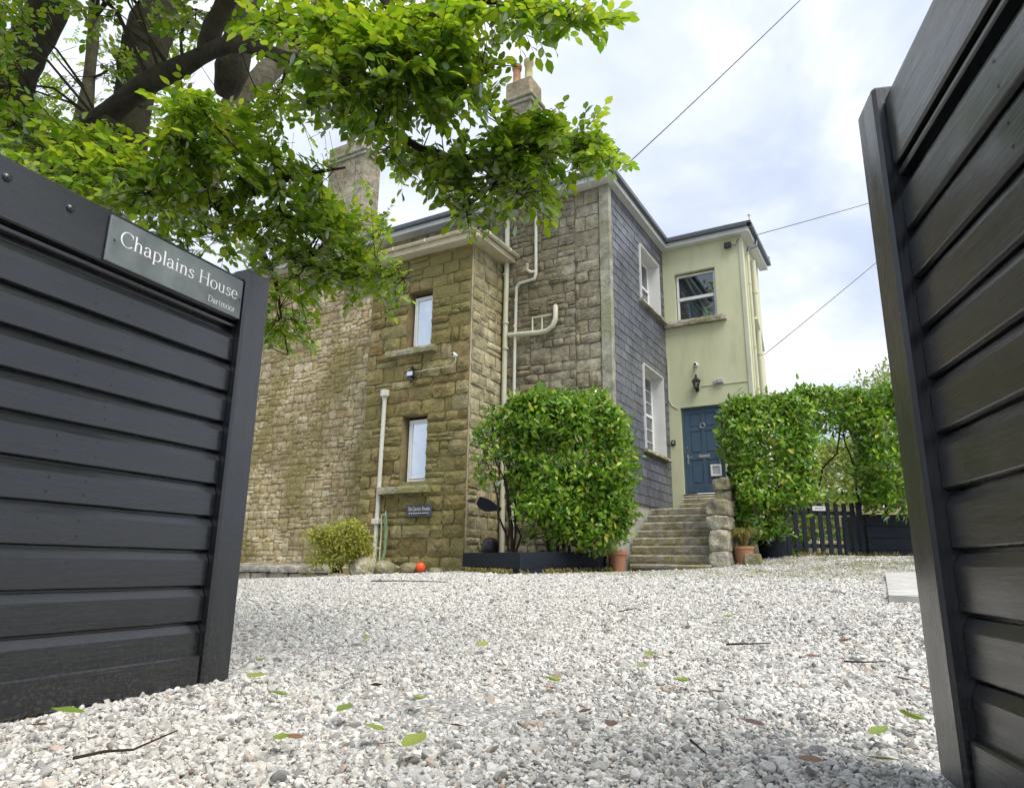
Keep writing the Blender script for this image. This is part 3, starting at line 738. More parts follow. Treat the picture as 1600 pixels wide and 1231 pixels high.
for hk, h in enumerate(H_S):   # slate side windows: deep white reveals
    L = MB(FR_SLATE); a, b, c, d = h; t = .02
    L.box((a, -.05, c), (a + t, .30, d)); L.box((b - t, -.05, c), (b, .30, d)); L.box((a + t, -.05, d - t), (b - t, .30, d))
    L.build('window_lining', M['white'], house)
    window(FR_SLATE, a + t, b - t, c, d - t, .235, (2, 3) if hk else (2, 1), ('upper' if hk == 0 else 'lower') + ' window deep set in the slate hung wall')
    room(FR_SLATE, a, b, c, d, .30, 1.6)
    rough_sill('window_sill', FR_SLATE, a - .12, b + (.30 if hk == 0 else .20), c - .075, c - .002, -.12, .28, M['sill'], 5 + hk)
# --- green rendered block
H_G = [(-4.46, -3.46, 6.40, 7.66), (-4.47, -3.50, 2.19, 4.235)]
wg = wall_part('green_wall', M['render'], [(FR_GREEN, XS, XG, .3, EAVE, H_G, .14)])
MB(FR_GSIDE).box((YG + .004, 0, .3), (17.94, .2, EAVE - .002)).build('green_side_wall', M['render'], house)
window(FR_GREEN, -4.44, -3.48, 6.40, 7.63, .10, 'two', 'white framed two light window in the green wall')
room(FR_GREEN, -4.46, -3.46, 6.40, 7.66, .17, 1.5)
rough_sill('window_sill', FR_GREEN, -4.735, -3.25, 6.245, 6.395, -.13, .12, M['sill'], 9)
for pts in ([(-4.25,7.62),(-4.10,7.25),(-3.92,6.95),(-3.78,6.62),(-3.72,6.42)], [(-4.24,6.95),(-4.21,6.7),(-4.18,6.42)]):
    MB().tube([(u, YG + .35, z) for u, z in pts], .028, 8).build('curved_strip', M['curve_strip'], house, True)  # two thin curved pale strips behind the pane
MB(FR_GREEN).box((XG - .075, -.02, .4), (XG + .02, .02, EAVE - .06), .004).build('corner_board', M['greenpipe'], house)
# --- door
DY = .10
dr = MB(FR_GREEN)
dr.box((-4.47, DY - .02, 2.19), (-4.415, DY + .08, 4.235), .004); dr.box((-3.555, DY - .02, 2.19), (-3.50, DY + .08, 4.235), .004); dr.box((-4.415, DY - .02, 4.18), (-3.555, DY + .08, 4.235), .004)
df = dr.build('door_frame', M['door'], house)
door = MB(FR_GREEN).box((-4.413, DY + .012, 2.215), (-3.557, DY + .05, 4.178), .003).build('door', M['door'], house)
stl = [(-4.413, -4.30), (-4.03, -3.94), (-3.67, -3.557)]; rails = [(2.215, 2.42), (2.98, 3.14), (3.66, 3.76), (4.08, 4.178)]
sb = MB(FR_GREEN)
for a, b in stl: sb.box((a, DY - .004, 2.215), (b, DY + .0118, 4.178), .005)
for c, d in rails:
    for (a, b) in ((-4.30, -4.03), (-3.94, -3.67)): sb.box((a, DY - .003, c), (b, DY + .0116, d), .005)
sb.build('stile_and_rail', M['door'], door)
for a, b in ((-4.30, -4.03), (-3.94, -3.67)):
    for (c, d) in ((2.42, 2.98), (3.14, 3.66), (3.76, 4.08)): MB(FR_GREEN).box((a + .03, DY + .002, c + .03), (b - .03, DY + .0115, d - .03), .008).build('panel', M['door'], door)
MB(FR_GREEN).box((-4.50, DY - .10, 2.13), (-3.48, DY + .08, 2.19), .006).build('threshold', M['step'], house)
k_ = MB(); cx_, cz_ = -3.985, 3.78
k_.tube([(cx_ + .055 * math.cos(t), YG + DY - .03, cz_ + .055 * math.sin(t)) for t in np.linspace(0, 2 * math.pi, 20)], .011, 8); k_.build('knocker', M['steel'], door, True)
lb = MB(FR_GREEN).box((-4.12, DY - .016, 3.03), (-3.85, DY - .004, 3.10), .004).build('letterbox', M['steel'], door)
hd = MB(FR_GREEN); hd.box((-4.385, DY - .014, 2.90), (-4.345, DY - .003, 3.12), .004); hd.box((-4.37, DY - .055, 3.04), (-4.25, DY - .035, 3.06), .006); hd.box((-4.372, DY - .05, 3.04), (-4.358, DY - .01, 3.06)); hd.build('handle', M['steel'], door)
MB(FR_GREEN).box((-4.385, DY - .016, 3.27), (-4.355, DY - .003, 3.305), .008).build('lock', M['steel'], door)
cf = MB(FR_GREEN); x0, x1, z0, z1 = -3.86, -3.61, 2.58, 2.85
cf.box((x0, DY - .035, z0), (x0 + .045, DY - .002, z1), .01); cf.box((x1 - .045, DY - .035, z0), (x1, DY - .002, z1), .01); cf.box((x0 + .04, DY - .034, z0), (x1 - .04, DY - .003, z0 + .045), .01); cf.box((x0 + .04, DY - .034, z1 - .045), (x1 - .04, DY - .003, z1), .01)
cfo = cf.build('cat_flap', M['upvc'], door); MB(FR_GREEN).box((x0 + .047, DY - .018, z0 + .047), (x1 - .047, DY - .010, z1 - .047)).build('flap', M['greyplastic'], cfo)

# --- eaves: soffit, fascia, gutter, roof
def eave_run(pts, wall_off, zb, fh, mats, gut, gname='gutter', rnd_=False):
    """pts: outer fascia line; wall_off: inward vector per segment"""
    for (a, b, inw, ta, tb) in pts:
        a = Vector((*a, 0)); b = Vector((*b, 0)); inw = Vector((*inw, 0)); d = (b - a).normalized(); n = inw.normalized(); L = (b - a).length
        flip = d.cross(n).z <= 0; Fr = frame((b.x, b.y, zb), -d, n, UP) if flip else frame((a.x, a.y, zb), d, n, UP)
        s0_, s1_ = (-tb, L - ta) if flip else (ta, L + tb)
        MB(Fr).add([(s0_, 0, .0), (s1_, 0, 0), (s1_, inw.length, .0), (s0_, inw.length, .0)], [(0, 1, 2, 3)]).build('soffit', mats[0], house)
        MB(Fr).box((0, -.02, -.015), (L, 0, fh), .003).build('fascia', mats[0], house)
        if rnd_:
            prof = [(.055 * math.cos(t) , .055 * math.sin(t)) for t in np.linspace(math.pi, 2 * math.pi, 9)]
            vs = []; fs = []
            for x in (0, L):
                for (q, w_) in prof: vs.append((x, -.08 + q, fh + .03 + w_))
                for (q, w_) in prof[::-1]: vs.append((x, -.08 + q * .88, fh + .032 + w_ * .88))
            m_ = len(prof) * 2
            fs += [(i, (i + 1) % m_, (i + 1) % m_ + m_, i + m_) for i in range(m_)] + [tuple(range(m_))[::-1], tuple(range(m_, 2 * m_))]
            go_ = MB(Fr).add(vs, fs).build(gname, mats[1], house, True)
            for x in np.arange(.25, L, .85): MB(Fr).box((x, -.142, fh - .035), (x + .03, -.02, fh + .04), .004).build('gutter_bracket', mats[1], go_)
        else:
            MB(Fr).box((0, -.11, fh - .012), (L, -.021, fh + gut), .012).build(gname, mats[1], house)
FO = 11.94; XO = -4.60; YO = 15.69; XGO = -2.60; YGO = 18.25
mats_ = (M['fascia'], M['dark_gutter'])
eave_run([((-22, FO), (XO, FO), (0, YM - FO), 0, 0), ((XO, FO), (XO, YO), (XS - XO, 0), YM - FO, YG - YO), ((XO, YO), (XGO, YO), (0, YG - YO), 0, 0), ((XGO, YO), (XGO, YGO), (XG - XGO, 0), YG - YO, 0)], None, EAVE, .105, mats_, .10)
rz = EAVE + .19
rf = MB(); e = .10
A = [(-22.3, FO - e, rz), (XO + e, FO - e, rz), (XO + e, 20.6, rz), (-22.3, 20.6, rz), (-18, 16.2, rz + 1.75), (-8.8, 16.2, rz + 1.75)]
rf.add(A, [(0, 1, 5, 4), (1, 2, 5), (2, 3, 4, 5), (3, 0, 4)])
rf.add([(x, y, z - .05) for x, y, z in A[:4]], [(0, 1, 2, 3)]); 
for i in range(4): j = (i + 1) % 4; rf.add([A[i], A[j], (A[j][0], A[j][1], rz - .05), (A[i][0], A[i][1], rz - .05)], [(0, 1, 2, 3)])
roof = rf.build('roof', M['roof'], house)
rg = MB(); B = [(XO - 2, YO - e, rz + .012), (XGO + e, YO - e, rz + .012), (XGO + e, YGO, rz + .012), (XO - 2, YGO, rz + .012), (XO - 2, 17.0, rz + .75), (XGO - .7, 17.0, rz + .75)]
rg.add(B, [(0, 1, 5, 4), (1, 2, 5), (2, 3, 4, 5)])
for i in range(3): rg.add([B[i], B[i+1], (B[i+1][0], B[i+1][1], rz - .05), (B[i][0], B[i][1], rz - .05)], [(0, 1, 2, 3)])
rgo = rg.build('entrance_roof', M['roof'], house)
for (x, y) in ((XGO + e - .02, YO - e + .02), (XGO + e - .02, YGO - .02)):
    f_ = MB(); f_.lathe([(.012, 0), (.012, .10), (.035, .13), (.04, .16), (.02, .19), (.004, .2)], (x, y, rz), 10); f_.build('finial', M['fascia'], rgo, True)
# turret eave and roof
TZ = 7.03; tx0, tx1, ty = XTL - .28, -6.975, 10.705
eave_run([((tx0, ty), (tx1, ty), (0, YT - ty), 0, 0), ((tx1, ty), (tx1, YM), (XT - tx1, 0), YT - ty, 0)], None, TZ, .12, (M['cream'], M['cream']), .1, 'gutter', True)
tr_ = MB(); z0 = TZ + .15; T = [(tx0, ty - .05, z0), (tx1 + .05, ty - .05, z0), (tx1 + .05, YM, z0), (tx0, YM, z0), (-9.2, YM, z0 + .75), (-8.0, YM, z0 + .75)]
tr_.add(T, [(0, 1, 5, 4), (1, 2, 5), (3, 0, 4), (0, 3, 2, 1)]); tr_.build('turret_roof', M['roof'], house)
# --- chimneys
def chimney(x0, x1, y0, y1, zt, capz, pots, rows_, label):
    c = MB().box((x0 + .02, y0 + .02, EAVE), (x1 - .02, y1 - .02, zt)).build('chimney', M['mortar_pale'], house); c['label'] = label
    ch_ = variants(5, False, 'stone', M['main'], 200)
    Fa = frame((0, y0 + .02, 0), (1, 0, 0), (0, 1, 0), UP); Fb = frame((x1 - .02, 0, 0), (0, 1, 0), (-1, 0, 0), UP)
    cr = courses(EAVE + 1.0, zt, .30, .36)
    lay_stones(layout(x0 + .02, x1 - .02, cr, .35, .6), Fa, ch_, c, 'stone', .03, .006, .016)
    lay_stones(layout(y0 + .02, y1 - .02, cr, .3, .5), Fb, ch_, c, 'stone', .03, .006, .016)
    o = .10
    MB().box((x0 - o * .5, y0 - o * .5, zt), (x1 + o * .5, y1 + o * .5, zt + .12), .02).build('chimney_cap', M['strip'], c)
    MB().box((x0 - o, y0 - o, zt + .121), (x1 + o, y1 + o, zt + .24), .03).build('chimney_cap', M['strip'], c)
    MB().box((x0 - .02, y0 - .02, zt + .241), (x1 + .02, y1 + .02, capz), .05).build('chimney_cap', M['main'], c)
    for (x, y, h, mat) in pots:
        MB().lathe([(.15, 0), (.15, .06), (.115, .10), (.105, h * .75), (.135, h * .8), (.145, h), (.11, h), (.10, h * .8)], (x, y, capz), 14).build('chimney_pot', mat, c, True)
chimney(-8.62, -7.84, 14.5, 15.15, 13.05, 13.85, [(-8.42, 14.75, .68, M['pot_pink']), (-8.05, 14.78, .74, M['pot_buff'])], 0, 'tall grey stone stack with two clay pots')
chimney(-15.4, -13.82, 14.5, 15.3, 13.25, 13.9, [(-14.9, 14.9, .5, M['pot_pink']), (-14.35, 14.9, .5, M['pot_pink']), (-14.05, 14.9, .5, M['pot_pink'])], 0, 'broad grey block stack with red pots behind the leaves')

# --- pipes
def pipe(name, pts, r, mat, brackets=(), n=12):
    o = MB().tube(pts, r, n).build(name, mat, house, True)
    for p in brackets:
        b = MB(); b.lathe([(r * 1.25, -.02), (r * 1.25, .02)], p, 12); b.build('bracket', mat, o, True)
    return o
yp = 12.13
s0 = onY(793.4, 343, yp); s1 = onY(788.5, 560, yp); s2 = Vector((s1.x - .0, yp, .3))
pipe('soil_pipe', [s0, s1, s2], .058, M['greenpipe'], [onY(790, z, yp) for z in (430, 505, 545, 640)])
p = [onY(815, 318, 11.98), onY(835, 330, yp), onY(837.5, 336, yp), onY(837.5, 428, yp), onY(835, 436, yp), onY(812, 443, yp), onY(807, 449, yp), onY(804, 560, yp), onY(803, 640, yp)]
p.append(Vector((p[-1].x, yp, .35))); pipe('downpipe', p, .034, M['pipe'], [onY(837.5, 377, yp), onY(804.5, 510, yp), onY(806, 470, yp)])
pipe('outlet_pipe', [onY(824, 412, 12.0), onY(823, 421, 12.05), onY(828, 425, 12.1), onY(837, 425, yp)], .036, M['cream'])
pipe('waste_pipe', [onY(868, 479, 12.22), onY(868, 482, 12.13), onY(868, 498, 12.12), onY(864, 509, 12.12), onY(855, 517, 12.12), onY(840, 520, 12.12), onY(795, 524, 12.13)], .055, M['greenpipe'])
for a, b in (((832, 497), (862, 492)), ((832, 497), (832, 519)), ((847, 495), (847, 517))): pipe('small_waste_pipe', [onY(*a, 12.17), onY(*b, 12.15)], .018, M['greenpipe'])
yt = 10.89
a = onY(601.5, 620, yt); b = onY(587, 815, yt)
pipe('turret_downpipe', [a, Vector((a.x - .02, yt, b.z)), Vector((a.x - .03, yt, .25))], .045, M['pipe'])
hp = MB(); hp.lathe([(.045, -.14), (.06, -.08), (.10, -.05), (.10, .08), (.07, .09)], (a.x, yt, a.z + .06), 8); hp.build('hopper', M['pipe'], house)
MB().box((a.x - .11, yt - .08, b.z - .05), (a.x + .07, yt + .07, b.z + .06), .01).build('pipe_collar', M['pipe'], house)
xg = XG + .07
for (pa, pb, r, nm) in (((1168, 395), (1181, 612), .035, 'downpipe'), ((1176.5, 408), (1190, 640), .055, 'soil_pipe')):
    q = onX(*pa, xg); pipe(nm, [(xg, q.y, q.z), (xg, q.y, .6)], r, M['greenpipe'], [(xg, q.y, z) for z in (7.2, 5.6, 4.6)])
q = onX(1168, 395, xg); pipe('gutter_elbow', [(XGO + .05, q.y + .3, EAVE + .06), (XGO + .05, q.y + .25, EAVE - .1), (xg + .02, q.y + .05, EAVE - .22), (xg, q.y, EAVE - .4)], .04, M['dark_gutter'])
q = onX(1183, 520, xg); pipe('branch_pipe', [(xg + .02, q.y - .1, q.z + .35), (xg + .02, q.y + .35, q.z + .05), (xg + .02, q.y + .6, q.z - .3)], .04, M['greenpipe'])

# --- steps and their side wall
tops = [.59, .76, .925, 1.092, 1.244, 1.414, 1.573, 1.739]
sy = [12.15, 12.44, 12.73, 13.02, 13.31, 13.60, 13.89, 14.18]
sl = [-4.476, -4.578, -4.654, -4.725] + [-4.715] * 4
steps = thing('stone_steps', 'worn granite steps climbing to the blue door', 'steps', (-4.0, 13.0, .46))
def step_block(u0, u1, y0, y1, z0, z1, seed, parent=steps, name='step_block'):
    rr = random.Random(seed); n = max(2, int((u1 - u0) / .12)); vs = []; fs = []
    for i in range(n + 1):
        x = u0 + (u1 - u0) * i / n; e = lambda s=.010: rr.uniform(-s, s)
        vs += [(x, y0 + .02 + e(.006), z0), (x, y0 + e(.008), z0 + (z1 - z0) * .35), (x, y0 - .004 + e(.008), z1 - .028 + e(.004)), (x, y0 + .022 + e(.006), z1 + e(.004)), (x, y1, z1 + e(.003))]
    for i in range(n):
        for k in range(4): q = i * 5 + k; fs.append((q, q + 5, q + 6, q + 1))
    fs += [(0, 1, 2, 3, 4), tuple(n * 5 + k for k in (4, 3, 2, 1, 0))]
    return MB().add(vs, fs).build(name, M['step'], parent)
for i, (z, y, x0) in enumerate(zip(tops, sy, sl)):
    zb = (tops[i - 1] if i else .3) - .004; y1 = sy[i + 1] + .06 if i < 7 else YG - .13
    x1 = -3.02; cuts = [x0] + sorted([x0 + (x1 - x0) * f for f in random.choice(([.7], [.3, .85], [.5], [.22, .62], [.8]))]) + [x1]
    for k in range(len(cuts) - 1): step_block(cuts[k] + .004, cuts[k + 1] - .004, y + random.uniform(-.008, .008), y1, zb, z + random.uniform(-.004, .004), i * 10 + k)
step_block(-4.33, -3.3, 15.0, YG - .13, 1.737, 1.905, 91); step_block(-4.36, -3.3, 15.40, YG - .11, 1.90, 2.05, 92); step_block(-4.42, -3.3, 15.68, YG + .02, 2.046, 2.14, 93)
newel = thing('step_side_wall', 'stepped side wall of squared granite blocks beside the steps', 'wall', (-3.1, 13.0, .5))
def rock_box(lo, hi, mat, parent, name, seed, amp=.02, n=4):
    import bmesh
    bm = bmesh.new(); bmesh.ops.create_cube(bm, size=1); bmesh.ops.subdivide_edges(bm, edges=bm.edges[:], cuts=n - 1, use_grid_fill=True)
    lo = Vector(lo); hi = Vector(hi); off = Vector((seed * 3.7, seed * 1.3, 0))
    for v in bm.verts:
        c = v.co.copy(); rnd_ = sum(abs(x) > .49 for x in c)
        k = 1 - (.035 if rnd_ == 2 else .09 if rnd_ == 3 else 0)
        p_ = Vector([lo[i] + (hi[i] - lo[i]) * (c[i] * k + .5) for i in range(3)])
        p_ += Vector((mnoise.noise(p_ * 7 + off), mnoise.noise(p_ * 7 + off + Vector((5, 0, 0))), mnoise.noise(p_ * 7 + off + Vector((0, 9, 0))))) * amp
        v.co = p_
    me = bpy.data.meshes.new(name); bm.to_mesh(me); bm.free(); me.materials.append(mat)
    o = bpy.data.objects.new(name, me); return put(o, parent, (0, 0, 0)) if parent else put(o)
xa, xb = -3.06, -2.74
for k, (y0, y1, z0, z1, d) in enumerate([(12.20, 12.72, .40, .80, 0), (12.23, 12.74, .805, 1.18, .01), (12.74, 13.9, .40, 1.17, 0), (12.24, 12.8, 1.185, 1.42, -.03), (12.82, 13.9, 1.18, 1.42, 0), (12.28, 12.9, 1.425, 1.70, -.05), (12.92, 14.0, 1.425, 1.70, 0), (12.75, 13.35, 1.705, 1.90, .02), (12.7, 13.4, 1.905, 2.12, 0), (13.72, 15.6, .5, 1.69, 0), (13.77, 15.6, 1.705, 2.14, .01)]):
    rock_box((xa + d, y0, z0), (xb - d * .5, y1, z1), M['step'], newel, 'block', k, .030, 6)
# ------------------------------------------------------------------ gates
def gate(name, label, end, u, inw, s, boards_len=1.95, sign=False):
    end = (end[0] + inw[0] * .042, end[1] + inw[1] * .042)     # the measured edge is the post's front face
    Fr = frame((end[0], end[1], 0), Vector((u[0] * s, u[1] * s, 0)), Vector((*inw, 0)), UP)
    g_ = thing(name, label, 'gate', (end[0], end[1], 0), 'pair of open drive gates')
    def bx(m_, u0, u1, y0, y1, z0, z1, bev=.004):
        a, b = sorted((u0 * s, u1 * s)); m_.box((a, y0, z0), (b, y1, z1), bev)
    m_ = MB(Fr); bx(m_, 0, .155, -.042, .055, .012, 1.872, .010); m_.build('post', M['gatepost'], g_)
    m_ = MB(Fr); bx(m_, boards_len, boards_len + .155, -.042, .055, .012, 1.872, .010); m_.build('post', M['gatepost'], g_)
    m_ = MB(Fr); bx(m_, .157, boards_len, .032, .05, .05, 1.80, 0); m_.build('backing', M['gate'], g_)
    m_ = MB(Fr); bx(m_, .156, boards_len, -.014, .031, 1.606, 1.822, .006); m_.build('top_rail', M['gate'], g_)
    m_ = MB(Fr); bx(m_, .157, boards_len, -.004, .031, 1.572, 1.590, .004); m_.build('bead', M['gate'], g_)
    zs = [1.555, 1.406, 1.263, 1.121, .985, .84, .699, .554, .407, .262]
    zb = zs[1:] + [.118]
    for k, (zt, z0) in enumerate(zip(zs, zb)):
        a, b = sorted((.158 * s, boards_len * s)); pr = [(.010, z0), (-.001, z0 + .004), (-.003, z0 + .007), (-.003, zt - .040), (-.002, zt - .038), (.0125, zt - .009), (.031, zt - .009), (.031, z0)]
        n = 14; vs = []; fs = []; rr = random.Random(k + (0 if s < 0 else 50))
        for i in range(n + 1):
            x = a + (b - a) * i / n; w = rr.uniform(-.0012, .0012)
            vs += [(x, y + w, z + w * .6) for y, z in pr]
        m = len(pr)
        for i in range(n):
            for q in range(m): fs.append((i*m + q, i*m + (q+1) % m, (i+1)*m + (q+1) % m, (i+1)*m + q))
        fs += [tuple(range(m)), tuple(n*m + q for q in range(m))[::-1]]
        bo = MB(Fr).add(vs, fs).build('board', M['gate'], g_)
        nm = MB(Fr)
        for uu in (.70, .845):
            for zz2 in (z0 + .035, zt - .055):
                x = (uu + .012 * k + random.uniform(-.006, .006)) * s; r_ = .0035
                nm.add([(x + r_ * math.cos(t), -.0042, zz2 + r_ * 1.3 * math.sin(t)) for t in np.linspace(0, 2*math.pi, 7)[:-1]], [tuple(range(6))])
        nm.build('nail_holes', M['black'], bo)['kind'] = 'stuff'
    m_ = MB(Fr); bx(m_, .157, boards_len, -.024, .05, .015, .132, .006); m_.build('bottom_rail', M['gate'], g_)
    for uu in ((1.003, 1.225) if s < 0 else ()):
        c = Fr @ Vector((uu * s, -.014, 1.75)); ax = -Vector((*inw, 0)); d_ = MB(frame(c, Vector((u[0]*s, u[1]*s, 0)), UP, ax) if True else None)
        d_.lathe([(.0155, 0), (.0150, .004), (.0115, .008), (.006, .0105), (.001, .0115)], (0, 0, 0), 16); d_.build('bolt', M['gatepost'], g_, True)
    return Fr, g_
ga = R(-7); uL = (-math.sin(ga), -math.cos(ga)); inL = (-math.cos(ga), math.sin(ga))
FRL, gateL = gate('drive_gate', 'charcoal boarded drive gate carrying the slate name sign', (-2.632, 2.169), uL, inL, -1)
gb = R(-18); uR = (-math.sin(gb), -math.cos(gb)); inR = (math.cos(gb), -math.sin(gb))
FRR, gateR = gate('drive_gate', 'charcoal boarded drive gate at the right edge without a sign', (-0.006, 2.158), uR, inR, 1)

# ------------------------------------------------------------------ lettering (stroked serif letters, flat meshes)
def arc(cx, cy, rx, ry, a0, a1, n=18): return [(cx + rx * math.cos(R(t)), cy + ry * math.sin(R(t))) for t in np.linspace(a0, a1, n)]
XH, AS, DS = .46, .74, -.22
def serif(x, y, w=.075): return [('bar', [(x - w, y), (x + w, y)])]
def flag(x, y): return [('bar', [(x - .085, y - .035), (x, y - .005)])]
def arch(x0, x1, top=XH): return ('p', [(x0, top * .70)] + arc((x0 + x1) / 2 + .01, top * .66, (x1 - x0) / 2 - .01, top * .34, 165, 20, 12) + [(x1, top * .6), (x1, 0)])
GL = {
 'C': (.66, [('p', arc(.37, .36, .32, .37, 42, 318, 34)), ('bar', [(.61, .50), (.605, .70)])]),
 'H': (.74, [('p', [(.14, 0), (.14, .71)]), ('p', [(.60, 0), (.60, .71)]), ('bar', [(.14, .37), (.60, .37)])] + serif(.14, .01, .10) + serif(.60, .01, .10) + serif(.14, .70, .10) + serif(.60, .70, .10)),
 'T': (.62, [('p', [(.31, 0), (.31, .70)]), ('bar', [(.03, .70), (.59, .70)]), ('bar', [(.03, .70), (.03, .58)]), ('bar', [(.59, .70), (.59, .58)])] + serif(.31, .01, .1)),
 'D': (.70, [('p', [(.14, 0), (.14, .71)]), ('p', [(.14, .70)] + arc(.27, .355, .37, .345, 88, -88, 24) + [(.14, .01)])] + serif(.12, .01) + serif(.12, .70)),
 'G': (.72, [('p', arc(.37, .36, .32, .37, 42, 330, 34)), ('p', [(.62, .05), (.62, .32)])] + serif(.62, .32, .08) + [('bar', [(.61, .52), (.605, .70)])]),
 'R': (.68, [('p', [(.14, 0), (.14, .71)]), ('p', [(.14, .70)] + arc(.28, .53, .20, .17, 88, -88, 18) + [(.14, .36)]), ('p', [(.32, .36), (.62, 0)])] + serif(.14, .01, .1) + serif(.12, .70)),
 'h': (.54, [('p', [(.12, 0), (.12, AS)]), arch(.12, .40)] + serif(.12, .01) + serif(.40, .01) + flag(.12, AS)),
 'n': (.54, [('p', [(.12, 0), (.12, XH)]), arch(.12, .40)] + serif(.12, .01) + serif(.40, .01) + flag(.12, XH)),
 'm': (.80, [('p', [(.12, 0), (.12, XH)]), arch(.12, .40), arch(.40, .66)] + serif(.12, .01) + serif(.40, .01) + serif(.66, .01) + flag(.12, XH)),
 'r': (.38, [('p', [(.12, 0), (.12, XH)]), ('p', [(.12, .30), (.17, .40), (.25, .455), (.33, .42)])] + serif(.13, .01) + flag(.12, XH)),
 'a': (.46, [('p', [(.08, .35)] + arc(.20, .32, .13, .14, 150, 0, 12) + [(.335, .06), (.37, .01), (.43, .03)]), ('p', [(.33, .26), (.22, .25)] + arc(.175, .125, .115, .125, 90, 290, 14) + [(.33, .09)])]),
 'p': (.54, [('p', [(.12, DS), (.12, XH)]), ('p', [(.12, .35)] + arc(.26, .23, .20, .23, 130, -130, 24) + [(.12, .10)])] + serif(.12, DS + .01) + flag(.12, XH)),
 'd': (.54, [('p', [(.40, 0), (.40, AS)]), ('p', [(.40, .37)] + arc(.26, .23, .20, .23, 50, 310, 24) + [(.40, .09)])] + serif(.43, .01, .05) + flag(.40, AS)),
 'l': (.26, [('p', [(.13, 0), (.13, AS)])] + serif(.13, .01) + flag(.13, AS)),
 'i': (.26, [('p', [(.13, 0), (.13, XH)]), ('dot', [(.13, .63)])] + serif(.13, .01) + flag(.13, XH)),
 's': (.38, [('p', [(.31, .37), (.27, .44), (.18, .455), (.09, .40), (.10, .31), (.20, .245), (.30, .18), (.31, .08), (.23, .005), (.12, .005), (.06, .09)]), ('bar', [(.315, .34), (.315, .44)]), ('bar', [(.055, .12), (.055, .01)])]),
 'o': (.50, [('p', arc(.25, .23, .20, .235, 0, 360, 32))]),
 'u': (.54, [('p', [(.12, XH), (.12, .16)] + arc(.25, .15, .13, .15, 185, 300, 10) + [(.40, .12)]), ('p', [(.40, XH), (.40, 0)])] + flag(.12, XH) + flag(.40, XH) + serif(.43, .01, .05)),
 'e': (.46, [('bar', [(.06, .255), (.38, .255)]), ('p', [(.385, .255)] + arc(.235, .23, .175, .235, 10, 320, 26))]),
 't': (.34, [('p', [(.15, .58), (.15, .10), (.19, .02), (.29, .03)]), ('bar', [(.03, XH - .01), (.29, XH - .01)])]),
 ' ': (.26, []) }
def text(Fr, parent, s, u0, u1, z, size, y, thick=.082, thin=.030):
    """writes s from u0 (left as read) to u1 on a plate whose frame x runs to the reader's right"""
    adv = sum(GL[c][0] for c in s); k = (u1 - u0) / adv / size
    x = 0.0
    for c in s:
        w, st = GL[c]; mb = MB(Fr)
        for kind, pts in st:
            if kind == 'dot':
                cx_, cy_ = pts[0]; P = [(cx_ + .05 * math.cos(t), cy_ + .05 * math.sin(t)) for t in np.linspace(0, 2*math.pi, 11)[:-1]]
                mb.add([(u0 + (x + a) * size * k, y, z + b * size) for a, b in P], [tuple(range(10))]); continue
            V = []
            for i, (a, b) in enumerate(pts):
                p0 = pts[max(0, i-1)]; p1 = pts[min(len(pts)-1, i+1)]; dx, dy = p1[0]-p0[0], p1[1]-p0[1]; L = math.hypot(dx, dy) or 1
                wd = thin if kind == 'bar' else thin + (thick - thin) * (abs(dy) / L) ** 1.3
                nx_, ny_ = -dy / L * wd / 2, dx / L * wd / 2
                V += [(a + nx_, b + ny_), (a - nx_, b - ny_)]
            n = len(pts)
            mb.add([(u0 + (x + a) * size * k, y, z + b * size) for a, b in V], [(2*i, 2*i+1, 2*i+3, 2*i+2) for i in range(n-1)])
        x += w
        if mb.v: mb.build('letter', M['letter'], parent)
sg = thing('house_name_sign', 'slate sign reading Chaplains House Dartmoor fixed to the left gate', 'sign', FRL @ Vector((-.5, -.02, 1.6)))
MB(FRL).box((-.853, -.027, 1.612), (-.160, -.0145, 1.802), .003).build('plate', M['signslate'], sg)
text(FRL, sg, 'Chaplains House', -.805, -.190, 1.699, .083, -.0282); text(FRL, sg, 'Dartmoor', -.357, -.196, 1.634, .040, -.0282, .075, .034)
sc_ = MB(FRL)
for (uu, zz2) in ((-.828, 1.705), (-.176, 1.705)): MB(FRL).box((uu - .004, -.030, zz2 - .004), (uu + .004, -.0268, zz2 + .004), .0015).build('screw', M['black'], sg)
sg2 = thing('garden_rooms_sign', 'small dark slate sign reading The Garden Rooms on the turret', 'sign', (-8.3, YT - .05, 1.5))
MB(FR_TUR).box((-8.60, -.085, 1.44), (-7.985, -.070, 1.675), .003).build('plate', M['roof'], sg2)
text(FR_TUR, sg2, 'The Garden Rooms', -8.57, -8.03, 1.56, .10, -.0865, .085, .045); t_ = MB(FR_TUR)
for k in range(9): t_.box((-8.54 + k * .055, -.0868, 1.50), (-8.505 + k * .055, -.0855, 1.515))
t_.build('small_print', M['letter'], sg2)['kind'] = 'stuff'

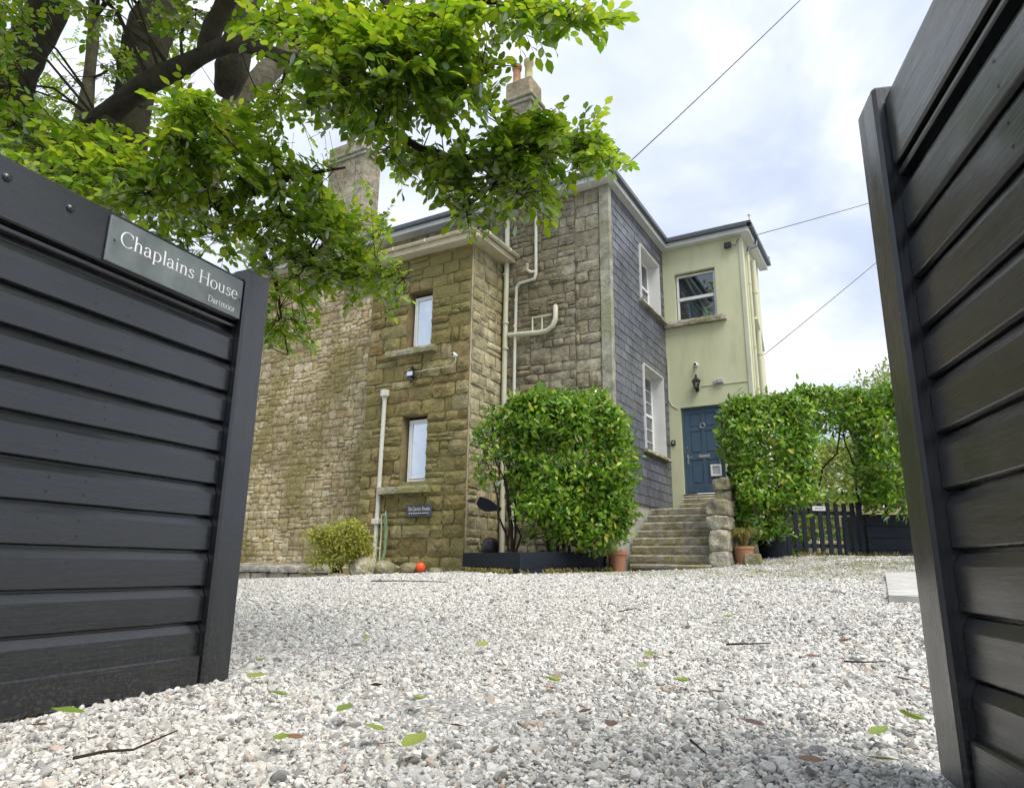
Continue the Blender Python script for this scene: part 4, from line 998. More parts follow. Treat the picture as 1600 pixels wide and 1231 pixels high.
# ------------------------------------------------------------------ foliage
LEAF_V = np.array([(0,0,0),(.30,-.20,.03),(.30,0,0),(.30,.20,.03),(.66,-.185,.02),(.66,0,-.02),(.66,.185,.02),(1,0,-.10)], float)
LEAF_F = [(0,1,2),(0,2,3),(1,4,5,2),(2,5,6,3),(4,7,5),(5,7,6)]
LAUR_V = LEAF_V * np.array([1, 1.0, 1.2])
def leaf_mesh(V, mat):
    me = bpy.data.meshes.new('leaf'); me.from_pydata([tuple(v) for v in V], [], LEAF_F); me.update(); me.materials.append(mat)
    me.polygons.foreach_set('use_smooth', [True] * len(me.polygons)); return me
def frames(dirs, norms):
    x = dirs / np.linalg.norm(dirs, axis=1, keepdims=True)
    z = norms - x * (x * norms).sum(1, keepdims=True); z /= np.maximum(np.linalg.norm(z, axis=1, keepdims=True), 1e-6)
    y = np.cross(z, x); return np.stack([x, y, z], 2)        # columns
def leaf_mass(name, parent, P, Rm, S, V, mat, nobj, piece='leaf'):
    """nearest visible leaves become objects of their own, the rest one joined part"""
    q = (P - np.array([0, 0, CAMZ])) @ CM.T
    u = CX + F * q[:, 0] / np.maximum(q[:, 2], .05); v = CY + F * q[:, 1] / np.maximum(q[:, 2], .05)
    vis = (q[:, 2] > .1) & (u > 0) & (u < 1600) & (v > 0) & (v < 1231)
    sc = np.where(vis, S / np.maximum(q[:, 2], .1), 0); order = np.argsort(-sc); top = order[:nobj]; rest = order[nobj:]
    verts = np.einsum('nij,kj->nki', Rm[rest], V) * S[rest, None, None] + P[rest, None, :]
    n = len(rest); K = len(V); me = bpy.data.meshes.new(name)
    vv = verts.reshape(-1, 3)
    loops = np.concatenate([np.array(f) for f in LEAF_F]); sizes = np.array([len(f) for f in LEAF_F]); nl = len(loops)
    me.vertices.add(n * K); me.vertices.foreach_set('co', vv.astype(np.float32).ravel())
    me.loops.add(n * nl); me.loops.foreach_set('vertex_index', (loops[None, :] + np.arange(n)[:, None] * K).astype(np.int32).ravel())
    st = np.concatenate([[0], np.cumsum(sizes)[:-1]])
    me.polygons.add(n * len(sizes)); me.polygons.foreach_set('loop_start', (st[None, :] + np.arange(n)[:, None] * nl).astype(np.int32).ravel())
    me.update(calc_edges=True); me.polygons.foreach_set('use_smooth', np.ones(n * len(sizes), bool)); me.materials.append(mat)
    o = bpy.data.objects.new(name, me); put(o, parent, (0, 0, 0)); o['kind'] = 'stuff'
    lm = leaf_mesh(V, mat)
    for i in top:
        Mx = Matrix.Identity(4)
        for a in range(3):
            for b in range(3): Mx[a][b] = Rm[i][a][b] * S[i]
            Mx[a][3] = P[i][a]
        put_m(bpy.data.objects.new(piece, lm), o, Mx)
    return o
def nrm(a): return a / np.maximum(np.linalg.norm(a, axis=1, keepdims=True), 1e-9)
VR = np.array([CM[0][0], CM[0][1], 0]); VR = VR / np.linalg.norm(VR); VF = np.array([-VR[1], VR[0], 0])   # right and forward on the ground
def super_shell(c, h, n, depth=.28, pw=6.0, axes=None, bumpy=.10, seed=0):
    """points in the outer shell of a rounded box"""
    rg_ = np.random.default_rng(seed); A = np.stack([VR, VF, np.array([0, 0, 1.])], 1) if axes is None else axes
    area = np.array([h[1]*h[2], h[1]*h[2], h[0]*h[2], h[0]*h[2], h[0]*h[1]*1.2, h[0]*h[1]*.25]); f = rg_.choice(6, n, p=area / area.sum())
    p = rg_.uniform(-1, 1, (n, 3)); ax = f // 2; p[np.arange(n), ax] = np.where(f % 2 == 0, 1, -1)
    p[f == 4, 2] = 1; p[f == 5, 2] = -1
    nn = (np.abs(p) ** pw).sum(1) ** (1 / pw); p = p / nn[:, None]
    nv = np.sign(p) * np.abs(p) ** (pw - 1) / np.array(h); nv = nrm(nv)
    wob = np.array([mnoise.noise(Vector((a * h[0] * 1.9 + seed, b * h[1] * 1.9, cc * h[2] * 1.9))) for a, b, cc in p])
    off = -np.abs(rg_.normal(0, depth * .5, n)) + bumpy * wob + np.where(rg_.random(n) < .05, rg_.uniform(.02, .16, n), 0) * min(1, depth * 3)
    loc = p * np.array(h) + nv * off[:, None]
    return loc @ A.T + np.array(c), nv @ A.T, rg_
def hedge_leaves(shells, size, V=LAUR_V):
    Ps, Rs, Ss = [], [], []
    for (P, Nn, rg_) in shells:
        n = len(P); up = np.array([0, 0, 1.])
        d = nrm(rg_.normal(0, 1, (n, 3)) * .9 + Nn * .55 + up * .15)
        nr = nrm(Nn * 1.0 + up * .45 + rg_.normal(0, .5, (n, 3)))
        Ps.append(P); Rs.append(frames(d, nr)); Ss.append(size * rg_.uniform(.5, 1.3, n))
    return np.concatenate(Ps), np.concatenate(Rs), np.concatenate(Ss)
def stems(name, parent, lines, mat, part='stem'):
    for pts, r0, r1 in lines:
        n = len(pts); MB().tube(pts, [r0 + (r1 - r0) * i / (n - 1) for i in range(n)], 7).build(part, mat, parent, True)
def wob_line(a, b, n=6, amp=.05):
    a = Vector(a); b = Vector(b); return [a.lerp(b, i / n) + Vector((random.gauss(0, amp), random.gauss(0, amp), 0)) * (1 if 0 < i < n else 0) for i in range(n + 1)]

# --- raised bed and its hedge
bed = thing('raised_bed', 'long low navy blue timber planter against the house corner', 'planter', (-6, 11, .4))
PA, PB, PC = Vector((-7.27, 10.93)), Vector((-5.33, 9.62)), Vector((-4.86, 11.95))
def bed_side(a, b, zb0, zb1, zt0, zt1):
    d = (b - a).normalized(); n = Vector((-d.y, d.x)) * .05; nb = 2
    for k in range(nb):
        f0, f1 = k / nb + (.01 if k else 0), (k + 1) / nb
        q = []
        for (p, zb, zt) in ((a, zb0, zt0), (b, zb1, zt1)):
            for off in (Vector((0, 0)), n): q += [(p.x + off.x, p.y + off.y, zb + (zt - zb) * f0), (p.x + off.x, p.y + off.y, zb + (zt - zb) * f1)]
        MB().add(q, [(0, 4, 5, 1), (2, 3, 7, 6), (1, 5, 7, 3), (0, 2, 6, 4), (0, 1, 3, 2), (4, 6, 7, 5)]).build('board', M['navy'], bed)
bed_side(PA, PB, .28, .20, .755, .735); bed_side(PB, PC, .20, .36, .735, .80)
MB().add([(PA.x + .02, PA.y + .05, .70), (PB.x, PB.y + .07, .68), (PC.x - .05, PC.y, .72), (PC.x - .05, 12.2, .72), (-7.22, 12.2, .72)], [(0, 1, 2, 3, 4)]).build('soil', M['soil'], bed)
hd1 = thing('laurel_hedge', 'large clipped laurel shrub growing from the navy planter', 'hedge', (-5.6, 11.0, .7))
sh = []
c = np.array(at(892, 722, 12.0))
sh.append(super_shell(c, (1.08, .62, 1.28), 11500, .36, 2.7, bumpy=.22, seed=1))
sh.append(super_shell(np.array(at(918, 796, 11.9)), (.74, .5, .72), 4000, .3, 2.8, bumpy=.16, seed=2))
sh.append(super_shell(np.array(at(862, 655, 11.9)), (.72, .5, .42), 2200, .3, 2.6, bumpy=.16, seed=3))
for k, (px, py, rx, rz_, n) in enumerate([(765, 700, .26, .35, 240), (778, 655, .28, .28, 240), (800, 690, .3, .4, 330), (760, 748, .22, .22, 120), (820, 640, .38, .32, 400), (812, 745, .26, .25, 170), (838, 760, .22, .3, 150), (925, 855, .34, .13, 160), (870, 868, .22, .10, 60), (828, 840, .14, .14, 40), (748, 672, .12, .12, 40)]):
    sh.append(super_shell(np.array(at(px, py, 11.8)), (rx, .25, rz_), n, .25, 2.5, seed=10 + k))
P_, R_, S_ = hedge_leaves(sh, .125); leaf_mass('foliage', hd1, P_, R_, S_, LAUR_V, M['laurel'], 300)
stems('stem', hd1, [(wob_line(at(800 + random.uniform(-12, 12), 862, 11.7), at(px, py, 11.8), 6, .05), .022, .008) for px, py in ((752, 690), (770, 650), (780, 700), (800, 640), (815, 670), (822, 720), (790, 760))] +
      [(wob_line(at(px0, 868, 11.9), at(px, py, 11.95), 6, .05), .03, .010) for px0, px, py in ((870, 850, 650), (890, 900, 640), (905, 940, 660), (880, 880, 700), (860, 830, 700))], M['twig'])
# --- laurel columns by the picket gate
hd2 = thing('laurel_hedge', 'tall clipped laurel column covering part of the blue door', 'hedge', at(1195, 870, 12.9))
c = np.array(at(1199, 708, 12.7))
sh = [super_shell(c, (.76, .50, 1.12), 8600, .36, 4.0, bumpy=.16, seed=31), super_shell(np.array(at(1183, 808, 12.6)), (.50, .4, .52), 1700, .3, 3.0, seed=32)]
P_, R_, S_ = hedge_leaves(sh, .125); leaf_mass('foliage', hd2, P_, R_, S_, LAUR_V, M['laurel'], 200)
b0 = at(1205, 868, 12.85)
stems('stem', hd2, [(wob_line(b0, at(1195, 700, 12.8), 6, .03), .03, .012), (wob_line(b0 + Vector((.05, 0, 0)), at(1225, 720, 12.8), 6, .03), .022, .01)], M['palebark'])
hd3 = thing('laurel_hedge', 'laurel arching over the picket gate from the square planter', 'hedge', at(1390, 800, 13.1))
sh = [super_shell(np.array(at(1412, 708, 13.2)), (.86, .5, 1.22), 8000, .36, 4.0, bumpy=.16, seed=41), super_shell(np.array(at(1292, 642, 13.5)), (.75, .42, .42), 3400, .34, 4.0, seed=42),
      super_shell(np.array(at(1358, 745, 13.5)), (.20, .4, .75), 600, .3, 3.0, seed=43), super_shell(np.array(at(1425, 625, 13.4)), (.7, .4, .45), 900, .35, 2.5, seed=45)]
P_, R_, S_ = hedge_leaves(sh, .125); leaf_mass('foliage', hd3, P_, R_, S_, LAUR_V, M['laurel'], 200)
b0 = at(1385, 822, 13.3)
stems('stem', hd3, [(wob_line(b0, at(1380, 690, 13.3), 6, .03), .04, .015), (wob_line(at(1262, 800, 13.5), at(1330, 640, 13.5), 7, .03), .025, .010), (wob_line(at(1345, 790, 13.5), at(1315, 650, 13.5), 7, .03), .022, .010)], M['twig'])
hd4 = thing('garden_shrub', 'pale green shrub coloured as if sunlit, seen through the hedge arch', 'shrub', at(1310, 830, 17))
sh = [super_shell(np.array(at(1315, 770, 17.5)), (1.5, .9, 1.15), 5200, .35, 3.0, seed=51), super_shell(np.array(at(1340, 730, 17.5)), (.8, .7, .8), 1200, .35, 2.5, seed=52)]
P_, R_, S_ = hedge_leaves(sh, .15); leaf_mass('foliage', hd4, P_, R_, S_, LAUR_V, M['laurel_lit'], 0)
stems('stem', hd4, [(wob_line(at(1315, 862, 17.4), at(1315, 760, 17.4), 5, .05), .05, .02)], M['twig'])
gh_ = thing('garden_hedge', 'dark garden hedge closing the view behind the picket gate', 'hedge', at(1340, 862, 20))
P_, R_, S_ = hedge_leaves([super_shell(np.array(at(1380, 842, 20)), (4.2, .6, 1.25), 15000, .4, 5.0, seed=58)], .23); leaf_mass('foliage', gh_, P_, R_, S_, LAUR_V, M['laurel'], 0)
stems('stem', gh_, [(wob_line(at(x_, 868, 20), at(x_, 840, 20), 3, .04), .04, .03) for x_ in (1220, 1300, 1380, 1460)], M['twig'])
def far_tree(name, label, base, blobs, mat, n, size, trunk_r=.12):
    t = thing(name, label, 'tree', base)
    sh = [super_shell(np.array(cc), (r, r, r * .85), int(n * r * r), .6, 2.0, bumpy=.35, seed=60 + k) for k, (cc, r) in enumerate(blobs)]
    P_, R_, S_ = hedge_leaves(sh, size, LEAF_V); leaf_mass('crown', t, P_, R_, S_, LEAF_V, mat, 0)
    top = Vector(blobs[0][0]); MB().tube(wob_line(base, top, 6, .06), [trunk_r * (1 - .8 * i / 6) for i in range(7)], 8).build('trunk', M['palebark'], t, True)
    for cc, r in blobs[1:]: MB().tube(wob_line(Vector(base).lerp(top, .6), cc, 4, .08), [trunk_r * .5, .04, .03, .02, .01], 6).build('branch', M['palebark'], t, True)
    return t
b_ = at(1395, 850, 24); b_.z = .6
far_tree('garden_tree', 'pale feathery garden tree rising above the laurel hedge', b_, [(at(1380, 620, 24), 1.1), (at(1420, 600, 25), 1.3), (at(1350, 640, 24), .8), (at(1455, 590, 25), 1.2)], M['palegreen'], 900, .15)
b_ = at(1300, 850, 34); b_.z = .6
far_tree('garden_tree', 'dark leafy tree far behind the hedge arch', b_, [(at(1240, 720, 34), 2.0), (at(1330, 730, 34), 1.9), (at(1420, 700, 36), 2.4)], M['laurel'], 340, .3)

# ------------------------------------------------------------------ the big tree by the left gate
tree = thing('beech_tree', 'big old spreading tree reaching over the left gate and the drive', 'tree', (-5.2, 2.2, 0))
LIMBS = {  # px, py, depth, radius
 'trunk': [(95, 620, 5.1, .26), (100, 480, 5.1, .24), (105, 360, 5.05, .23), (105, 270, 5.0, .22), (110, 225, 5.0, .20)],
 'dark_limb': [(105, 240, 5.0, .15), (140, 205, 4.9, .095), (190, 162, 4.75, .078), (235, 128, 4.6, .070), (285, 104, 4.4, .060), (325, 82, 4.2, .054), (360, 70, 4.05, .046), (400, 74, 3.95, .041), (450, 91, 3.85, .036), (500, 96, 3.75, .029), (545, 88, 3.7, .024), (575, 74, 3.65, .020), (640, 50, 3.6, .014), (720, 30, 3.5, .009), (820, 22, 3.5, .005)],
 'up_limb': [(320, 84, 4.2, .05), (332, 45, 4.2, .056), (350, 10, 4.2, .06), (372, -40, 4.2, .055), (420, -160, 4.1, .04)],
 'left_stem': [(60, 260, 5.2, .20), (25, 200, 5.2, .15), (22, 130, 5.2, .15), (45, 70, 5.3, .135), (75, 15, 5.4, .13), (100, -60, 5.6, .11), (140, -200, 5.8, .08)],
 'thin_stem': [(120, 230, 5.4, .08), (134, 165, 5.5, .055), (141, 105, 5.6, .046), (146, 50, 5.7, .043), (147, -20, 5.8, .040), (140, -160, 6, .03)],
 'middle_stem': [(175, 290, 5.6, .17), (195, 220, 5.6, .16), (210, 150, 5.7, .16), (222, 90, 5.8, .165), (238, 40, 5.9, .17), (262, -30, 6.0, .15), (300, -180, 6.2, .10)],
 'lit_limb': [(330, 300, 6.6, .06), (352, 180, 6.7, .08), (372, 155, 6.8, .10), (405, 125, 6.9, .105), (440, 92, 7.0, .10), (470, 58, 7.1, .09), (510, -10, 7.2, .07), (560, -100, 7.4, .05)],
 'stump': [(352, 150, 6.3, .09), (362, 110, 6.2, .14), (372, 70, 6.2, .15), (382, 20, 6.3, .12), (400, -60, 6.5, .10)],
 'thin_branch': [(165, 185, 4.7, .022), (200, 205, 4.5, .018), (235, 217, 4.3, .013), (270, 226, 4.2, .009), (310, 226, 4.1, .005)],
 'over_limb': [(420, 80, 3.9, .034), (470, 108, 3.85, .032), (501, 130, 3.8, .030), (529, 161, 3.75, .028), (581, 186, 3.7, .025), (630, 216, 3.68, .022), (676, 241, 3.65, .019), (730, 246, 3.65, .016), (777, 238, 3.6, .014), (816, 226, 3.6, .010), (870, 215, 3.6, .006), (940, 236, 3.55, .003)],
 'over_twig': [(800, 233, 3.6, .008), (805, 205, 3.6, .006), (820, 190, 3.6, .005), (850, 180, 3.6, .003)],
 'low_limb': [(120, 250, 5.0, .10), (160, 300, 4.8, .075), (215, 322, 4.6, .062), (270, 318, 4.5, .052), (330, 314, 4.4, .042), (385, 303, 4.3, .032), (430, 285, 4.2, .024), (480, 272, 4.2, .014), (540, 262, 4.2, .006)],
 'low_twig': [(330, 314, 4.4, .030), (400, 370, 4.5, .024), (460, 405, 4.5, .018), (510, 424, 4.4, .014), (560, 424, 4.3, .009), (630, 436, 4.2, .003)],
 'drop_twig': [(400, 370, 4.5, .018), (430, 440, 4.8, .013), (440, 500, 5.0, .008), (450, 555, 5.0, .003)],
 'high_limb': [(560, -100, 3.6, .03), (600, 0, 3.4, .020), (640, 60, 3.3, .014), (690, 110, 3.3, .009), (730, 140, 3.3, .004)],
 'high_limb2': [(420, -160, 3.9, .04), (520, -60, 3.6, .026), (640, -10, 3.4, .018), (780, 5, 3.3, .010), (880, 30, 3.3, .004)],
}
LP = {}
nodes = []
for nm, pts in LIMBS.items():
    P = [at(a, b, d) for a, b, d, r in pts]; rr = [x[3] for x in pts]
    if nm == 'trunk': P[0].z = -.1
    # catmull-rom refine
    Q = []; RR = []
    for i in range(len(P) - 1):
        p0, p1, p2, p3 = P[max(0, i-1)], P[i], P[i+1], P[min(len(P)-1, i+2)]
        for t in (0, .33, .66):
            Q.append(.5 * ((2*p1) + (p2-p0)*t + (2*p0-5*p1+4*p2-p3)*t*t + (3*p1-p0-3*p2+p3)*t**3)); RR.append((rr[i] + (rr[i+1]-rr[i])*t) * (1 + .09 * math.sin(i * 2.1 + t * 4)))
    Q.append(P[-1]); RR.append(rr[-1])
    mat = M['palebark'] if nm in ('lit_limb', 'thin_stem') else M['bark']  # limbs that stand in light get paler bark, light painted into the colour
    MB().tube(Q, RR, 14).build('trunk' if nm == 'trunk' else 'limb', mat, tree, True)
    nodes += [(q, r_) for q, r_ in zip(Q, RR) if r_ < .09]
NP = np.array([tuple(q) for q, r_ in nodes])
BLOBS = [ # px, py, rx, ry, depth, sprays
 (25,45,40,60,4.6,11),(60,150,60,35,7.2,9),(40,200,60,40,4.2,14),(115,222,75,35,4.0,18),(130,265,120,40,3.7,30),(210,292,110,42,3.7,30),
 (290,225,70,45,3.6,24),(300,168,45,30,3.6,14),(330,262,80,45,3.8,24),(395,330,115,60,4.2,42),(480,390,95,65,4.5,46),(450,490,42,55,5.0,24),
 (565,425,60,28,4.3,18),(600,450,30,14,4.3,5),(240,70,55,50,7.0,16),(190,95,22,50,5.4,7),(405,40,70,42,7.5,24),(420,190,60,42,3.9,16),(360,200,50,40,5.5,14),
 (480,30,80,35,3.4,20),(560,80,80,75,3.3,40),(650,60,95,60,3.2,44),(725,115,80,50,3.3,30),(620,165,95,45,3.35,28),(545,205,65,38,3.6,18),
 (595,262,60,36,3.65,16),(660,268,70,40,3.6,22),(755,255,85,45,3.6,34),(860,225,80,48,3.6,36),(735,312,50,30,3.6,12),(820,300,42,28,3.6,11),
 (930,238,38,14,3.55,9),(800,18,85,24,3.25,18),(885,28,60,20,3.3,10),(555,350,55,60,4.6,18),(440,255,60,45,4.0,16),(790,200,40,24,3.6,7),(500,130,45,45,3.7,12),
 (130,20,60,25,4.2,8),(300,20,70,30,4.5,10),(80,330,90,40,4.2,14),(300,360,90,50,4.6,22),(520,300,60,40,4.6,14),(250,150,60,60,8.5,14),(460,130,60,50,8.5,12),(560,30,90,40,8.0,14),(120,110,60,60,8.5,6),
 (-60,120,80,200,4.5,40),(300,-140,380,110,4.0,170),(620,-100,200,80,3.6,60),(100,-150,240,120,5.0,120),(250,-330,380,120,4.5,120),(200,180,260,140,11.0,26),(420,300,160,90,9.0,24)]  # out-of-frame sprays thickened to shade the leaves in view
GAPS = [(556, 262, 62, 70), (470, 212, 45, 36), (645, 312, 52, 52), (690, 204, 70, 26), (822, 125, 52, 62), (95, 90, 46, 78), (222, 208, 28, 38), (335, 285, 26, 22), (385, 130, 40, 30), (590, 22, 22, 18), (905, 130, 50, 60)]
Ps, Ds, Ns, Ss = [], [], [], []
tw = MB()
for (bx_, by_, rx, ry, D, n) in BLOBS:      # secondary branches that carry the sprays
    for _ in range(max(1, n // 9)):
        a = random.uniform(0, 2*math.pi); r_ = random.uniform(.2, .9)
        o = at(bx_ + rx * r_ * math.cos(a), by_ + ry * r_ * math.sin(a), D)
        k = int(np.argmin(((NP - np.array(o)) ** 2).sum(1))); q, qr = nodes[k]; dl = (o - q).length
        if dl > 1.9: continue
        m1 = q.lerp(o, .35) + Vector((random.gauss(0, .07), random.gauss(0, .07), .10)) * dl; m2 = q.lerp(o, .7) + Vector((random.gauss(0, .08), random.gauss(0, .08), .08)) * dl
        r0 = min(qr * .6, .012); MB().tube([q, m1, m2, o], [r0, r0 * .75, r0 * .5, .002], 5).build('branch', M['bark'], tree, True)
        nodes += [(q.lerp(m1, .5), r0), (m1, r0), (m1.lerp(m2, .5), r0), (m2, r0), (m2.lerp(o, .5), r0), (o, r0)]
NP = np.array([tuple(q) for q, r_ in nodes])
for (bx_, by_, rx, ry, D, n) in BLOBS:
    for _ in range(int(n * 2.5)):
        a = random.uniform(0, 2*math.pi); r_ = math.sqrt(random.random())
        o = at(bx_ + rx * r_ * math.cos(a), by_ + ry * r_ * math.sin(a), D * random.uniform(.93, 1.09))
        if D < 6:
            qq = CM @ np.array(o - Vector((0, 0, CAMZ))); uu, vv2 = CX + F * qq[0] / qq[2], CY + F * qq[1] / qq[2]
            if any(((uu - g0) / gw) ** 2 + ((vv2 - g1) / gh) ** 2 < 1 for g0, g1, gw, gh in GAPS): continue
        dist = ((NP - np.array(o)) ** 2).sum(1); k = int(np.argmin(dist * rng.uniform(.8, 1.4, len(dist)))); q = nodes[k][0]
        d = (o - q); dl = d.length
        if dl < .05: d = Vector((random.gauss(0, 1), random.gauss(0, 1), .2)); 
        d = (d.normalized() + Vector((random.gauss(0, .45), random.gauss(0, .45), random.gauss(-.10, .25)))).normalized()
        L = random.uniform(.16, .34)
        st = o - d * L * .5; en = o + d * L * .5 + Vector((0, 0, -.03))
        md_ = q.lerp(st, .55) + Vector((0, 0, -.03 * dl))
        if dl < .75: tw.tube([q, md_, st, en], [.0038, .003, .0022, .001], 4, False)
        else: tw.tube([st - d * .25, st, en], [.003, .0024, .001], 4, False)
        pn = (Vector((0, 0, 1)) + Vector((random.gauss(0, .38), random.gauss(0, .38), 0))).normalized()
        side = d.cross(pn).normalized(); m = random.randint(9, 14)
        for i in range(m):
            t = (i + .6) / m; s_ = 1 if i % 2 else -1
            p = st.lerp(en, t); ang = R(random.uniform(35, 65)) * (1 if i < m - 1 else .1)
            ld = d * math.cos(ang) + side * s_ * math.sin(ang) + Vector((0, 0, random.uniform(-.38, .05)))
            Ps.append(tuple(p)); Ds.append(tuple(ld)); Ns.append(tuple(pn + Vector((random.gauss(0, .32), random.gauss(0, .32), random.gauss(0, .1))))); Ss.append(random.uniform(.038, .074))
tw.build('twigs', M['twig'], tree)['kind'] = 'stuff'
P_ = np.array(Ps); leaf_mass('foliage', tree, P_, frames(np.array(Ds), np.array(Ns)), np.array(Ss), LEAF_V * np.array([1, 1.38, 1]), M['leaf'], 300)

ucs = [super_shell(np.array(cc), rr_, n, .8, 2.0, axes=np.eye(3), bumpy=.5, seed=900 + k) for k, (cc, rr_, n) in enumerate([((-6.4, 1.8, 10.4), (3.4, 3.2, 2.6), 5200), ((-4.0, 2.6, 9.4), (2.0, 2.0, 1.6), 2200), ((-7.6, 0.2, 9.0), (2.4, 2.0, 1.8), 2400), ((-5.2, -0.6, 8.4), (2.4, 2.0, 1.8), 2200)])]  # unseen crown above the frame, added to shade the lower leaves
P_, R_, S_ = hedge_leaves(ucs, .17, LEAF_V); leaf_mass('upper_crown', tree, P_, R_, S_, LEAF_V * np.array([1, 1.38, 1]), M['leaf'], 0)
for k in range(7):
    q = at(*[(100, -60, 5.6), (140, -160, 6), (300, -180, 6.2), (420, -160, 4.1), (560, -100, 7.4), (400, -60, 6.5), (262, -30, 6.0)][k]); e = Vector((-6.5 + random.gauss(0, 1.6), 2.4 + random.gauss(0, 1.4), 8.6 + random.gauss(0, .8)))
    MB().tube(wob_line(q, e, 6, .12), [.07 - .009 * i for i in range(7)], 8).build('limb', M['bark'], tree, True)
# ------------------------------------------------------------------ picket gate, planters, pots
pk = thing('picket_gate', 'small navy picket gate under the laurel arch', 'gate', at(1285, 868, 13.2))
g0 = at(1228, 869, 13.0); g1 = at(1352, 867, 13.1); d_ = Vector((g1.x - g0.x, g1.y - g0.y, 0)); wL = d_.length; d_.normalize()
nIn = Vector((-d_.y, d_.x, 0)); zb_ = (g0.z + g1.z) / 2 + .02
FRP = frame((g0.x, g0.y, zb_), d_, nIn, UP)
for k in range(9):
    x = .08 + k * (wL - .25) / 8; w2 = .042; h = .98 + random.uniform(-.01, .01)
    vs = []; top = [(-w2, h - .03), (-w2 * .7, h - .008), (0, h), (w2 * .7, h - .008), (w2, h - .03)]
    poly = [(-w2, 0), (w2, 0)] + top[::-1]
    n = len(poly); mb = MB(FRP); mb.add([(x + a, y, b) for y in (-.022, 0) for a, b in poly], [tuple(range(n)), tuple(range(n, 2*n))[::-1]] + [(i, i + n, (i+1) % n + n, (i+1) % n) for i in range(n)]); mb.build('picket', M['picket'], pk)
for z in (.12, .74): MB(FRP).box((.03, .001, z), (wL - .10, .035, z + .08), .004).build('rail', M['picket'], pk)
for x in (-.06, wL - .07): MB(FRP).box((x, -.03, -.1), (x + .085, .05, 1.0), .006).build('gate_post', M['picket'], pk)
pl_ = thing('gate_plate', 'small cream plate screwed to the picket gate', 'sign', FRP @ Vector((.72, -.03, .85)))
MB(FRP).box((.585, -.032, .82), (.845, -.0235, .905), .002).build('plate', M['white'], pl_)
t_ = MB(FRP)
for k in range(6): t_.box((.635 + k * .028, -.0335, .855), (.655 + k * .028, -.0322, .872))
t_.build('small_print', M['black'], pl_)['kind'] = 'stuff'
sp_ = thing('square_planter', 'square navy planter built of wide boards right of the picket gate', 'planter', at(1390, 872, 13.0))
c0 = at(1358, 873, 13.05); FRS = frame((c0.x, c0.y, c0.z - .08), d_, nIn, UP)
for k in range(4):
    MB(FRS).box((0, -.03, .02 + k * .225), (1.15, .01, .02 + k * .225 + .221), .004).build('board', M['navy'], sp_)
    MB(FRS).box((-.002, .012, .02 + k * .225), (.038, .85, .02 + k * .225 + .221), .004).build('board', M['navy'], sp_)
MB(FRS).box((.04, .02, .1), (1.1, .85, .84)).build('soil', M['soil'], sp_)
MB(FRS).box((-.15, 1.0, 1.05), (1.4, 1.04, 1.20), .004).build('garden_board', M['step'], sp_) if False else None
gbd = tag(MB(FRS).box((.1, 1.3, .75), (1.6, 1.34, 1.15), .004).build('garden_board', M['pot_buff'], None), 'weathered buff board behind the square navy planter', 'board')
bw = thing('garden_wall', 'low buff stone edging seen through the picket gate', 'wall', at(1310, 862, 15.6))
for k in range(5): rock_box(tuple(at(1262 + k * 18, 864, 15.6)), tuple(Vector(at(1262 + k * 18, 864, 15.6)) + Vector((.26, .3, .28))), M['coping'], bw, 'block', 70 + k, .015, 3)
def pot(name, label, c, prof, mat, plant=None, n=24):
    t = thing(name, label, 'pot', c); MB().lathe(prof, c, n).build('body', mat, t, True)
    return t
tc_ = Vector((-4.655, 12.0, float(gz(-4.655, 12.0)) - .01))
tp = pot('terracotta_pot', 'terracotta pot at the foot of the steps beside the navy planter', tc_, [(.128, 0), (.133, .02), (.165, .31), (.178, .312), (.180, .375), (.163, .378), (.158, .31)], M['terracotta'])
def tuft(parent, c, n, h, spread, mat, w=.008, droop=.5, name='leaf_tuft'):
    mb = MB()
    for k in range(n):
        a = random.uniform(0, 2*math.pi); s_ = spread * random.uniform(.2, 1); hh = h * random.uniform(.6, 1.1)
        dx, dy = math.cos(a), math.sin(a); r0 = random.uniform(0, .06); vs = []
        for i in range(5):
            t = i / 4; x = r0 + s_ * t ** 1.4; z = hh * (t - droop * t ** 3); ww = w * (1 - t * .85)
            vs += [(c[0] + dx * x - dy * ww, c[1] + dy * x + dx * ww, c[2] + z), (c[0] + dx * x + dy * ww, c[1] + dy * x - dx * ww, c[2] + z)]
        mb.add(vs, [(2*i, 2*i+1, 2*i+3, 2*i+2) for i in range(4)])
    o = mb.build(name, mat, parent); o['kind'] = 'stuff'; return o
MB().lathe([(.001, .32), (.157, .32)], tc_, 16, False).build('soil', M['soil'], tp)
tuft(tp, tc_ + Vector((0, 0, .31)), 70, .16, .17, M['grassleaf'], .008, .35)
gp_ = at(1164, 884, 11.95); gp_.z = float(gz(gp_.x, gp_.y)) - .01
gp = pot('grass_pot', 'clay pot overflowing with arching dry grass beside the step wall', gp_, [(.13, 0), (.135, .02), (.17, .26), (.185, .265), (.185, .31), (.165, .31)], M['pot_pink'])
tuft(gp, gp_ + Vector((0, 0, .28)), 420, .66, .40, M['grassleaf'], .010, .62, 'grass_tuft')
np_ = at(1206, 872, 12.8); np_.z = float(gz(np_.x, np_.y)) - .01
pot('navy_pot', 'round navy pot holding the laurel column stem', np_, [(.20, 0), (.205, .02), (.25, .40), (.265, .405), (.265, .45), (.24, .45), (.235, .40), (.01, .38)], M['navy'])
ms = at(1178, 888, 11.7); rb = rock_box((ms.x - .12, ms.y - .12, ms.z - .06), (ms.x + .13, ms.y + .12, ms.z + .24), M['rock'], None, 'stone_block', 91, .012, 3); tag(rb, 'small mossy square stone standing in front of the grass pot', 'stone')
bk = at(766, 856, 12.45); bko = thing('black_bucket', 'shiny black round bucket in the left end of the planter', 'bucket', bk)
